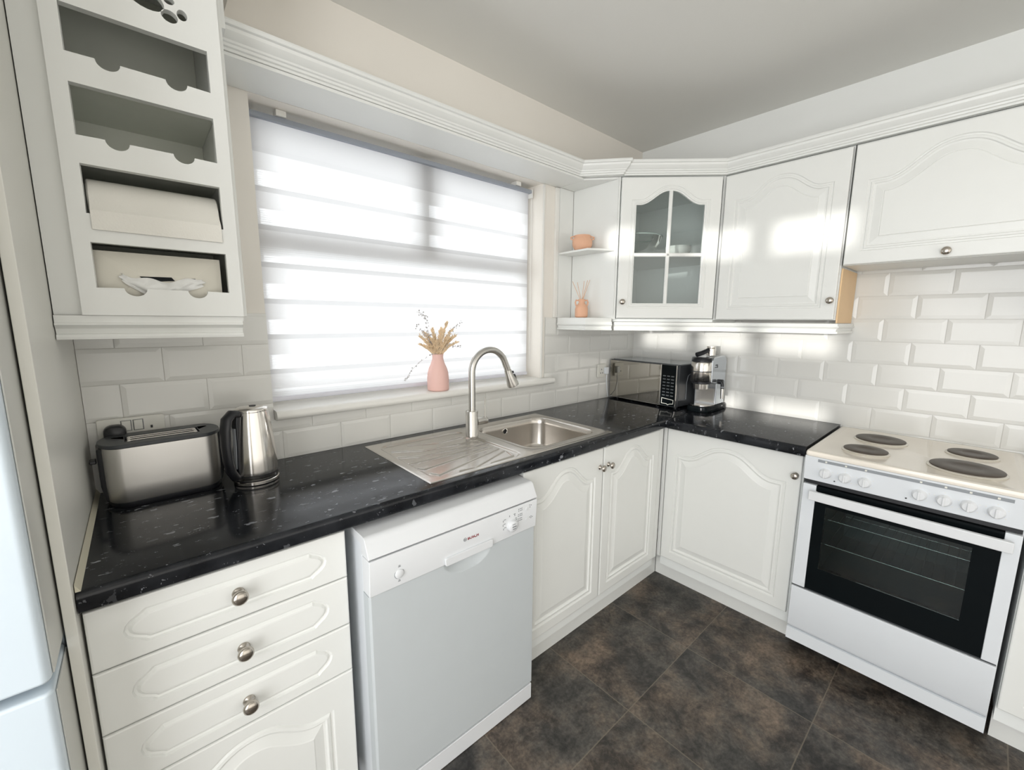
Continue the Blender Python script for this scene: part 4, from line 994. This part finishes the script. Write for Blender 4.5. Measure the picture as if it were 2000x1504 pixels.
tag(build('power_cable', MB().tube([(2.340, -0.034, 1.066), (2.338, -0.036, 1.02), (2.350, -0.034, 0.96), (2.380, -0.020, 0.920)], 0.0035, 8), M['appl']), 'white power cable hanging behind the microwave', 'cable')

# ================================================================ MICROWAVE
mw = thing('microwave', 'black microwave with mirrored door in the worktop corner', 'microwave', (2.392, -0.020, 0.9105), -PI / 2 - math.radians(4.6))
MW, MH, MD = 0.476, 0.243, 0.27
for x in (0.03, MW - 0.03):
    for y in (0.05, 0.235): build('foot', MB().lathe([(0.012, 0), (0.012, 0.012)], 14, c=(x, y, 0)), M['black'], mw)
build('casing', B(0.0, MW, 0.022, MD, 0.0122, MH + 0.008), simple('microwave_casing', (0.045, 0.048, 0.052), 0.18), mw, bevel=0.004)
build('top_cover', B(0.004, MW - 0.004, 0.026, MD - 0.004, MH + 0.0083, MH + 0.0105), simple('microwave_top', (0.30, 0.33, 0.35), 0.12, metal=0.6), mw, bevel=0.001)
build('front_frame', B(0.0, MW, 0.004, 0.0215, 0.0122, MH + 0.008), M['dgrey'], mw, bevel=0.002)
dr = build('door', B(0.003, 0.372, 0.0, 0.0038, 0.017, MH + 0.004), M['mirror'], mw, bevel=0.001)
build('door_trim', MB().box(0.373, 0.377, -0.001, 0.0038, 0.014, MH + 0.006).box(0.003, 0.372, -0.001, 0.0038, 0.0125, 0.0165), M['chrome'], mw, smooth=False)
cp = build('control_panel', B(0.3775, MW - 0.006, 0.0005, 0.0038, 0.017, MH + 0.004), M['blackg'], mw)
build('edge_trim', B(MW - 0.0055, MW - 0.001, -0.001, 0.0038, 0.014, MH + 0.006), M['chrome'], mw, smooth=False)
for r in range(7):
    for c_ in range(3):
        build('key', MB().box(0.388 + 0.026 * c_, 0.406 + 0.026 * c_, -0.0002, 0.0004, 0.072 + 0.0185 * r, 0.078 + 0.0185 * r), M['keys'], cp, smooth=False)
ot = [(0.386, 0.026), (0.418, 0.026), (0.428, 0.020), (0.438, 0.026), (0.462, 0.030), (0.462, 0.054), (0.386, 0.060)]
build('button_outline', MB().holed(ot, [offset_loop(ot, 0.003)], -0.0006, 0.0004), M['socket'], cp, smooth=False)
build('side_vent', MB().tube([(MW + 0.0012, 0.10, 0.05), (MW + 0.0012, 0.10, 0.15), (MW + 0.0012, 0.11, 0.185), (MW + 0.0012, 0.14, 0.20), (MW + 0.0012, 0.2, 0.205)], 0.0012, 6), M['mgrey'], mw)

# ================================================================ COFFEE MACHINE
cf = thing('coffee_machine', 'narrow steel espresso machine with black base beside the microwave', 'coffee machine', (2.425, -0.593, 0.9105), -PI / 2 + math.radians(2))
# local: x to the right seen from the front, front at -y
bs = [(-0.066, 0.20), (-0.066, 0.02), (-0.052, -0.018), (-0.025, -0.034), (0.025, -0.034), (0.052, -0.018), (0.066, 0.02), (0.066, 0.20)]
build('base', MB().loft([[(x * k, y * k2, z) for x, y in bs] for z, k, k2 in ((0.0, 1.02, 1.0), (0.006, 1.06, 1.03), (0.022, 1.04, 1.02), (0.032, 0.94, 0.98))]), M['blackg'], cf, bevel=0.003)
build('drip_tray', MB().prism([(x * 0.84, y * 0.86 + 0.006 if y < 0.1 else 0.09) for x, y in bs], 0.0325, 0.037, 'z'), M['chrome'], cf, bevel=0.001)
bk = MB().prism([(0.078, 0.033), (0.072, 0.155), (0.004, 0.165), (0.000, 0.285), (0.012, 0.300), (0.165, 0.305), (0.195, 0.280), (0.195, 0.033)], -0.060, 0.060, 'x')
build('housing', bk, simple('machine_grey_steel', (0.52, 0.55, 0.58), 0.22, metal=0.85), cf, bevel=0.004)
build('splash_plate', B(-0.052, 0.052, 0.0735, 0.0775, 0.045, 0.150), M['steel'], cf)
build('group_head', MB().lathe([(0.052, 0.168), (0.056, 0.172), (0.056, 0.270), (0.053, 0.276)], 36, c=(0, 0.010, 0)), M['chrome'], cf, angle=50)
build('head_cap', MB().lathe([(0.055, 0.2765), (0.055, 0.284), (0.048, 0.296), (0.02, 0.300), (0.001, 0.300)], 36, c=(0, 0.010, 0)), M['black'], cf, angle=50)
build('head_ring', MB().lathe([(0.0568, 0.222), (0.0572, 0.223), (0.0572, 0.226), (0.0568, 0.227)], 36, c=(0, 0.010, 0), cap0=False, cap1=False), M['dgrey'], cf)
build('gasket', MB().lathe([(0.046, 0.156), (0.050, 0.158), (0.050, 0.1675)], 32, c=(0, 0.010, 0)), M['black'], cf)
build('filter_cup', MB().lathe([(0.034, 0.125), (0.037, 0.127), (0.039, 0.1555)], 32, c=(0, 0.010, 0)), M['chrome'], cf)
ph_ = build('tamper', MB().lathe([(0.022, 0.306), (0.024, 0.308), (0.024, 0.345), (0.020, 0.350), (0.023, 0.352), (0.023, 0.358), (0.001, 0.359)], 24, c=(0.012, 0.085, 0)), M['chrome'], cf)
build('tamper_handle', MB().tube([(0.006, 0.070, 0.338), (-0.012, 0.030, 0.322), (-0.030, 0.000, 0.312)], [0.011, 0.0125, 0.013], 14), M['black'], cf, angle=60)
build('steam_knob', MB().lathe([(0.014, 0.0), (0.014, 0.014), (0.011, 0.017), (0.001, 0.0175)], 20, axis='x', c=(0.0605, 0.120, 0.160)), M['black'], cf)
wn = build('steam_wand', MB().tube([(0.066, 0.070, 0.170), (0.084, 0.070, 0.168), (0.090, 0.070, 0.155), (0.092, 0.070, 0.130)], 0.009, 12), M['black'], cf, angle=60)
build('wand_tip', MB().tube([(0.092, 0.070, 0.130), (0.094, 0.070, 0.075)], [0.009, 0.0075], 14), M['chrome'], wn)
build('wand_ring', MB().lathe([(0.0098, 0.0), (0.0098, 0.006)], 16, c=(0.0922, 0.070, 0.136), cap0=False, cap1=False), M['mgrey'], wn)
lg = MB().box(0.0603, 0.0612, 0.040, 0.066, 0.255, 0.262).box(0.0603, 0.0612, 0.030, 0.060, 0.245, 0.249).box(0.0603, 0.0612, 0.062, 0.070, 0.243, 0.256)
build('side_badge', lg, M['black'], cf, smooth=False)

# ================================================================ DISHWASHER
dw = thing('dishwasher', 'white freestanding dishwasher standing proud of the worktop', 'dishwasher', (0.512, -0.645, 0))
DWW = 0.600
build('body', B(0.002, DWW - 0.002, 0.042, 0.60, 0.012, 0.826), M['appl'], dw, bevel=0.002)
lid = [(0.60, 0.8265), (0.60, 0.850), (0.030, 0.850)] + [(0.030 - 0.018 * math.sin(a), 0.832 + 0.018 * math.cos(a)) for a in [math.radians(t) for t in (20, 40, 60, 75)]] + [(-0.006, 0.800), (-0.004, 0.797), (0.041, 0.797), (0.0412, 0.8265)]
build('top_lid', MB().prism(lid, 0.0, DWW, 'x'), M['applg'], dw, bevel=0.004)
# control panel with a recess over the handle
cpn = [(0.041, 0.692), (0.0405, 0.7935), (-0.005, 0.7935), (-0.007, 0.790), (0.000, 0.692)]
cpo = build('control_panel', MB().prism(cpn, 0.001, DWW - 0.001, 'x'), M['applg'], dw, bevel=0.002)
def cpy(z, off=0.0): return -0.007 + (0.790 - z) / 0.098 * 0.007 - off
dd_ = MB(); gx_, gz_ = 120, 130; vs = []; fs = []
for j in range(gz_ + 1):
    for i in range(gx_ + 1):
        x = 0.001 + (DWW - 0.002) * i / gx_; z = 0.6905 - (0.6905 - 0.068) * (j / gz_) ** 1.7
        e = min(x - 0.001, DWW - 0.001 - x, z - 0.068) / 0.006
        y = 0.0035 + 0.006 * max(0, 1 - e) ** 2
        q = 1 - ((x - 0.314) / 0.086) ** 2 - ((0.6905 - z) / 0.046) ** 2
        if q > 0: y += 0.020 * q ** 0.8
        vs.append((x, y, z))
for j in range(gz_):
    for i in range(gx_): a = j * (gx_ + 1) + i; fs.append((a, a + gx_ + 1, a + gx_ + 2, a + 1))
dd_.add(vs, fs)
edge = [vs[i] for i in range(gx_ + 1)] + [vs[j * (gx_ + 1) + gx_] for j in range(1, gz_ + 1)] + [vs[gz_ * (gx_ + 1) + i] for i in range(gx_ - 1, -1, -1)] + [vs[j * (gx_ + 1)] for j in range(gz_ - 1, 0, -1)]
dd_.loft([edge, [(x, 0.041, z) for x, y, z in edge]], True, False, True)
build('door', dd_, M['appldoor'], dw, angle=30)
# bowed handle flap and scoop
hp_ = rrect(0.226, 0.402, 0.6915, 0.716, 0.006, 4)
hm = MB().prism(hp_, -0.0085, -0.001, 'y'); build('handle_flap', hm, M['applg'], dw, bevel=0.0015)
build('kick_plate', B(0.003, DWW - 0.003, 0.006, 0.03, 0.002, 0.064), M['applg'], dw, bevel=0.002)
kb = build('programme_knob', MB().lathe([(0.019, 0), (0.019, 0.012), (0.0165, 0.015), (0.001, 0.0155)], 32, axis='y', c=(0.483, cpy(0.734), 0.734)), M['applg'], dw, angle=50)
build('knob_marks', MB().box(0.475, 0.488, cpy(0.734) - 0.0160, cpy(0.734) - 0.0154, 0.742, 0.7435).box(0.475, 0.492, cpy(0.734) - 0.0160, cpy(0.734) - 0.0154, 0.733, 0.736).box(0.477, 0.490, cpy(0.734) - 0.0160, cpy(0.734) - 0.0154, 0.726, 0.728), M['ink'], kb, smooth=False)
build('start_button', MB().lathe([(0.0125, 0), (0.0125, 0.003), (0.011, 0.0042), (0.001, 0.0045)], 28, axis='y', c=(0.083, cpy(0.729), 0.729)), M['applg'], dw, angle=50)
build('button_ring', MB().lathe([(0.0142, -0.0005), (0.0142, 0.0006), (0.0130, 0.0006)], 28, axis='y', c=(0.083, cpy(0.729), 0.729), cap0=False, cap1=False), M['mgrey'], dw)
for x, z in ((0.551, 0.772), (0.554, 0.733)):
    build('option_button', MB().lathe([(0.006, 0), (0.006, 0.002), (0.001, 0.0025)], 18, axis='y', c=(x, cpy(z), z)), M['applg'], dw)
ic = MB(); rgi = random.Random(5)
def mark(x, z, w_, h_): ic.box(x, x + w_, cpy(z) - 0.0004, cpy(z) + 0.0006, z, z + h_)
for x, z in ((0.446, 0.756), (0.446, 0.741), (0.449, 0.727)):
    mark(x, z, 0.0022, 0.008); mark(x + 0.003, z + 0.006, 0.009, 0.0018)
mark(0.472, 0.7665, 0.0025, 0.006); mark(0.491, 0.7695, 0.008, 0.002); mark(0.495, 0.763, 0.0025, 0.006)
for z in (0.780, 0.7735, 0.7605, 0.7545, 0.745, 0.738):
    mark(0.512, z, 0.003, 0.0028); mark(0.518, z + 0.0006, rgi.uniform(0.009, 0.014), 0.0018)
for x, z in ((0.561, 0.781), (0.568, 0.779), (0.563, 0.773), (0.565, 0.735), (0.571, 0.7365), (0.577, 0.733), (0.571, 0.7305)): mark(x, z, 0.004, 0.0024)
for z in (0.749, 0.7055): mark(0.080, z, 0.007, 0.002); mark(0.081, z + 0.0035, 0.005, 0.0018)
mark(0.500, 0.7525, 0.006, 0.002); mark(0.502, 0.747, 0.005, 0.002)
build('printed_symbols', ic, M['ink'], cpo, smooth=False)
# brand lettering and roundel on the panel
def text_mesh(s, size, name, mat, parent, loc, rot, bold=0.0):
    cu = bpy.data.curves.new(name, 'FONT'); cu.body = s; cu.size = size; cu.extrude = 0.0003; cu.offset = bold; cu.space_character = 1.05
    to_ = bpy.data.objects.new(name, cu); COL.objects.link(to_)
    dg = bpy.context.evaluated_depsgraph_get(); me = bpy.data.meshes.new_from_object(to_.evaluated_get(dg))
    bpy.data.objects.remove(to_); me.name = name
    me.materials.clear(); me.materials.append(mat)
    o = bpy.data.objects.new(name, me); COL.objects.link(o); o.parent = parent; o.location = loc; o.rotation_euler = rot
    return o
text_mesh('BOSCH', 0.0125, 'brand_lettering', M['red'], cpo, (0.306, cpy(0.748) - 0.0006, 0.7462), (PI / 2 - 0.07, 0, 0), 0.0004)
lgm = MB()
for r0_, r1_ in ((0.0048, 0.0056),):
    lgm.lathe([(r1_, -0.0004), (r1_, 0.0008), (r0_, 0.0008), (r0_, -0.0004)], 28, axis='y', c=(0.297, cpy(0.7505), 0.7505), cap0=False, cap1=False)
lgm.box(0.2945, 0.2955, cpy(0.75) - 0.0008, cpy(0.75) + 0.0004, 0.7475, 0.7535).box(0.2985, 0.2995, cpy(0.75) - 0.0008, cpy(0.75) + 0.0004, 0.7475, 0.7535).box(0.2955, 0.2985, cpy(0.75) - 0.0008, cpy(0.75) + 0.0004, 0.7500, 0.7510)
build('brand_roundel', lgm, M['ink'], cpo, smooth=False)
for x in (0.03, DWW - 0.03):
    build('foot', MB().lathe([(0.015, 0), (0.015, 0.0118)], 12, c=(x, 0.06, 0)), M['black'], dw)

# ================================================================ COOKER
ck = thing('cooker', 'white freestanding electric cooker with four hotplates and black oven glass', 'cooker', (2.075, -1.192, 0), -PI / 2)
CW = 0.570
# local x = along the wall, y = depth (0 front), z up
cav0, cav1 = 0.075, CW - 0.075
bd = MB()
bd.box(0.0, cav0, 0.030, 0.585, 0.080, 0.885).box(cav1, CW, 0.030, 0.585, 0.080, 0.885).box(cav0, cav1, 0.030, 0.585, 0.745, 0.885).box(cav0, cav1, 0.030, 0.585, 0.080, 0.400).box(cav0, cav1, 0.48, 0.585, 0.400, 0.745)
build('body', bd, M['appl'], ck, smooth=False)
cv_ = MB().box(cav0, cav0 + 0.003, 0.031, 0.478, 0.402, 0.743).box(cav1 - 0.003, cav1, 0.031, 0.478, 0.402, 0.743).box(cav0, cav1, 0.475, 0.479, 0.402, 0.743).box(cav0, cav1, 0.031, 0.478, 0.401, 0.404).box(cav0, cav1, 0.031, 0.478, 0.741, 0.744)
build('oven_cavity', cv_, M['cavity'], ck, smooth=False)
hob = MB().loft([[(x, y, z) for x, y in rrect(0.0 + d, CW - d, -0.010 + d, 0.588 - d, 0.012, 4)] for z, d in ((0.8855, 0.001), (0.890, 0.0), (0.898, 0.0), (0.9035, 0.002), (0.905, 0.007), (0.905, 0.018), (0.9035, 0.024))])
hobo = build('hob_top', hob, M['cream'], ck, angle=50)
def hotplate(cx, cy, r):
    t = MB().lathe([(r + 0.006, 0.0), (r + 0.0065, 0.003), (r + 0.002, 0.0055), (r - 0.001, 0.006)], 56, c=(cx, cy, 0.9037), cap1=False)
    ho = build('hotplate', MB().lathe([(r - 0.002, 0.004), (r, 0.0062), (r, 0.0095), (r - 0.003, 0.0112), (r * 0.42, 0.0112), (r * 0.38, 0.0095), (0.001, 0.0095)], 56, c=(cx, cy, 0.9037)), M['iron'], ck, angle=50)
    build('hotplate_ring', t, simple('hotplate_trim', (0.74, 0.70, 0.62), 0.2, metal=0.3), ho, angle=60)
# positions: x = -1.192 - y_world, y = x_world - 2.075
for xw, yw, r in ((2.465, -1.362, 0.082), (2.225, -1.350, 0.068), (2.475, -1.628, 0.067), (2.230, -1.620, 0.092)):
    hotplate(-1.192 - yw, xw - 2.075, r)
cpk = [(0.030, 0.787), (0.0, 0.787), (-0.0085, 0.8845), (0.030, 0.8845)]
pk = build('control_panel', MB().prism(cpk, 0.0, CW, 'x'), M['appl'], ck, bevel=0.002)
def ky(z): return -(z - 0.787) / 0.0975 * 0.0085
build('scale_strip', MB().add([(0.043, ky(0.868) - 0.0008, 0.8665), (0.538, ky(0.868) - 0.0008, 0.8665), (0.538, ky(0.878) - 0.0008, 0.8775), (0.043, ky(0.878) - 0.0008, 0.8775),
      (0.043, ky(0.868) + 0.001, 0.8665), (0.538, ky(0.868) + 0.001, 0.8665), (0.538, ky(0.878) + 0.001, 0.8775), (0.043, ky(0.878) + 0.001, 0.8775)], [(0, 1, 2, 3), (4, 7, 6, 5), (0, 4, 5, 1), (1, 5, 6, 2), (2, 6, 7, 3), (3, 7, 4, 0)]), M['mgrey'], pk, smooth=False, label='grey scale strip')
KX = [1.261, 1.322, 1.380, 1.525, 1.584, 1.640, 1.699]
pm_ = MB()
for kx in KX:
    x = kx - 1.192
    pm_.box(x - 0.003, x + 0.003, ky(0.872) - 0.0014, ky(0.872) - 0.0009, 0.869, 0.875)
    for a in range(-4, 5):
        ang = math.radians(90 + a * 32); px, pz = x + 0.026 * math.cos(ang), 0.826 + 0.026 * math.sin(ang)
        if a % 2 == 0 and pz > 0.80: pm_.box(px - 0.0012, px + 0.0012, ky(pz) - 0.0005, ky(pz) + 0.0005, pz - 0.0012, pz + 0.0012)
build('printed_marks', pm_, M['socket'], pk, smooth=False)
for kx in KX:
    x = kx - 1.192
    kn = build('control_knob', MB().lathe([(0.0195, 0), (0.0195, 0.002), (0.0180, 0.0035), (0.0165, 0.014), (0.014, 0.0165), (0.001, 0.017)], 32, axis='y', c=(x, ky(0.826) - 0.0006, 0.826)), M['applg'], ck, angle=40)
    build('knob_grip', B(x - 0.0035, x + 0.0035, ky(0.826) - 0.0225, ky(0.826) - 0.015, 0.811, 0.841), M['applg'], kn, bevel=0.002)
for kx in (1.292, 1.494):
    build('indicator_light', MB().lathe([(0.0026, 0), (0.0026, 0.0015), (0.001, 0.002)], 12, axis='y', c=(kx - 1.192, ky(0.803) - 0.0004, 0.803)), M['black'], ck)
# gap under the panel, door
build('vent_gap', B(0.004, CW - 0.004, 0.012, 0.0295, 0.770, 0.7865), M['black'], ck)
OG0, OG1 = 0.046, CW - 0.038
# glass frame (black printed border) with see-through middle
gx0, gx1, gz0, gz1 = 0.082, CW - 0.098, 0.430, 0.690
dk = build('door', MB().holed([(OG0 + 0.0005, 0.331), (OG1 - 0.0005, 0.331), (OG1 - 0.0005, 0.767), (OG0 + 0.0005, 0.767)], [[(gx0, gz0), (gx1, gz0), (gx1, gz1), (gx0, gz1)]], 0.0025, 0.028), M['blackg'], ck, smooth=False, label='black glass oven door')
build('stile', B(0.002, OG0, 0.0, 0.029, 0.330, 0.768), M['appl'], dk, bevel=0.002, label='white door edge')
build('stile', B(OG1, CW - 0.002, 0.0, 0.029, 0.330, 0.768), M['appl'], dk, bevel=0.002, label='white door edge')
build('oven_window', B(gx0 + 0.0002, gx1 - 0.0002, 0.004, 0.007, gz0 + 0.0002, gz1 - 0.0002), M['ovenglass'], dk, smooth=False)
hk = MB().box(0.030, CW - 0.018, -0.036, -0.020, 0.716, 0.752)
ho_ = build('door_handle', hk, M['applg'], dk, bevel=0.003)
build('handle_post', MB().box(0.034, 0.052, -0.021, 0.001, 0.722, 0.746).box(CW - 0.040, CW - 0.022, -0.021, 0.001, 0.722, 0.746), M['applg'], ho_, bevel=0.002)
for zr in (0.520, 0.625):
    rkm = MB(); rkm.tube([(cav0 + 0.012, 0.05, zr), (cav1 - 0.012, 0.05, zr)], 0.0022, 8); rkm.tube([(cav0 + 0.012, 0.42, zr), (cav1 - 0.012, 0.42, zr)], 0.0022, 8)
    for i in range(15): x = cav0 + 0.02 + (cav1 - cav0 - 0.04) * i / 14; rkm.tube([(x, 0.048, zr + 0.003), (x, 0.422, zr + 0.003)], 0.0014, 6)
    build('oven_shelf', rkm, M['wire'], ck, angle=60)
dwp = [(0.029, 0.1335), (0.012, 0.1335), (0.004, 0.141), (-0.0005, 0.150), (-0.0005, 0.322), (0.029, 0.322)]
build('storage_drawer', MB().prism(dwp, 0.002, CW - 0.002, 'x'), M['appl'], ck, bevel=0.002)
build('door_shadow_gap', B(0.004, CW - 0.004, 0.008, 0.0292, 0.3225, 0.3295), M['dgrey'], ck)
build('kick_strip', B(0.002, CW - 0.002, 0.001, 0.0295, 0.080, 0.1320), M['appl'], ck)
for x in (0.04, CW - 0.04):
    for y in (0.22, 0.54): build('foot', MB().lathe([(0.018, 0), (0.018, 0.0798)], 14, c=(x, y, 0)), M['black'], ck)
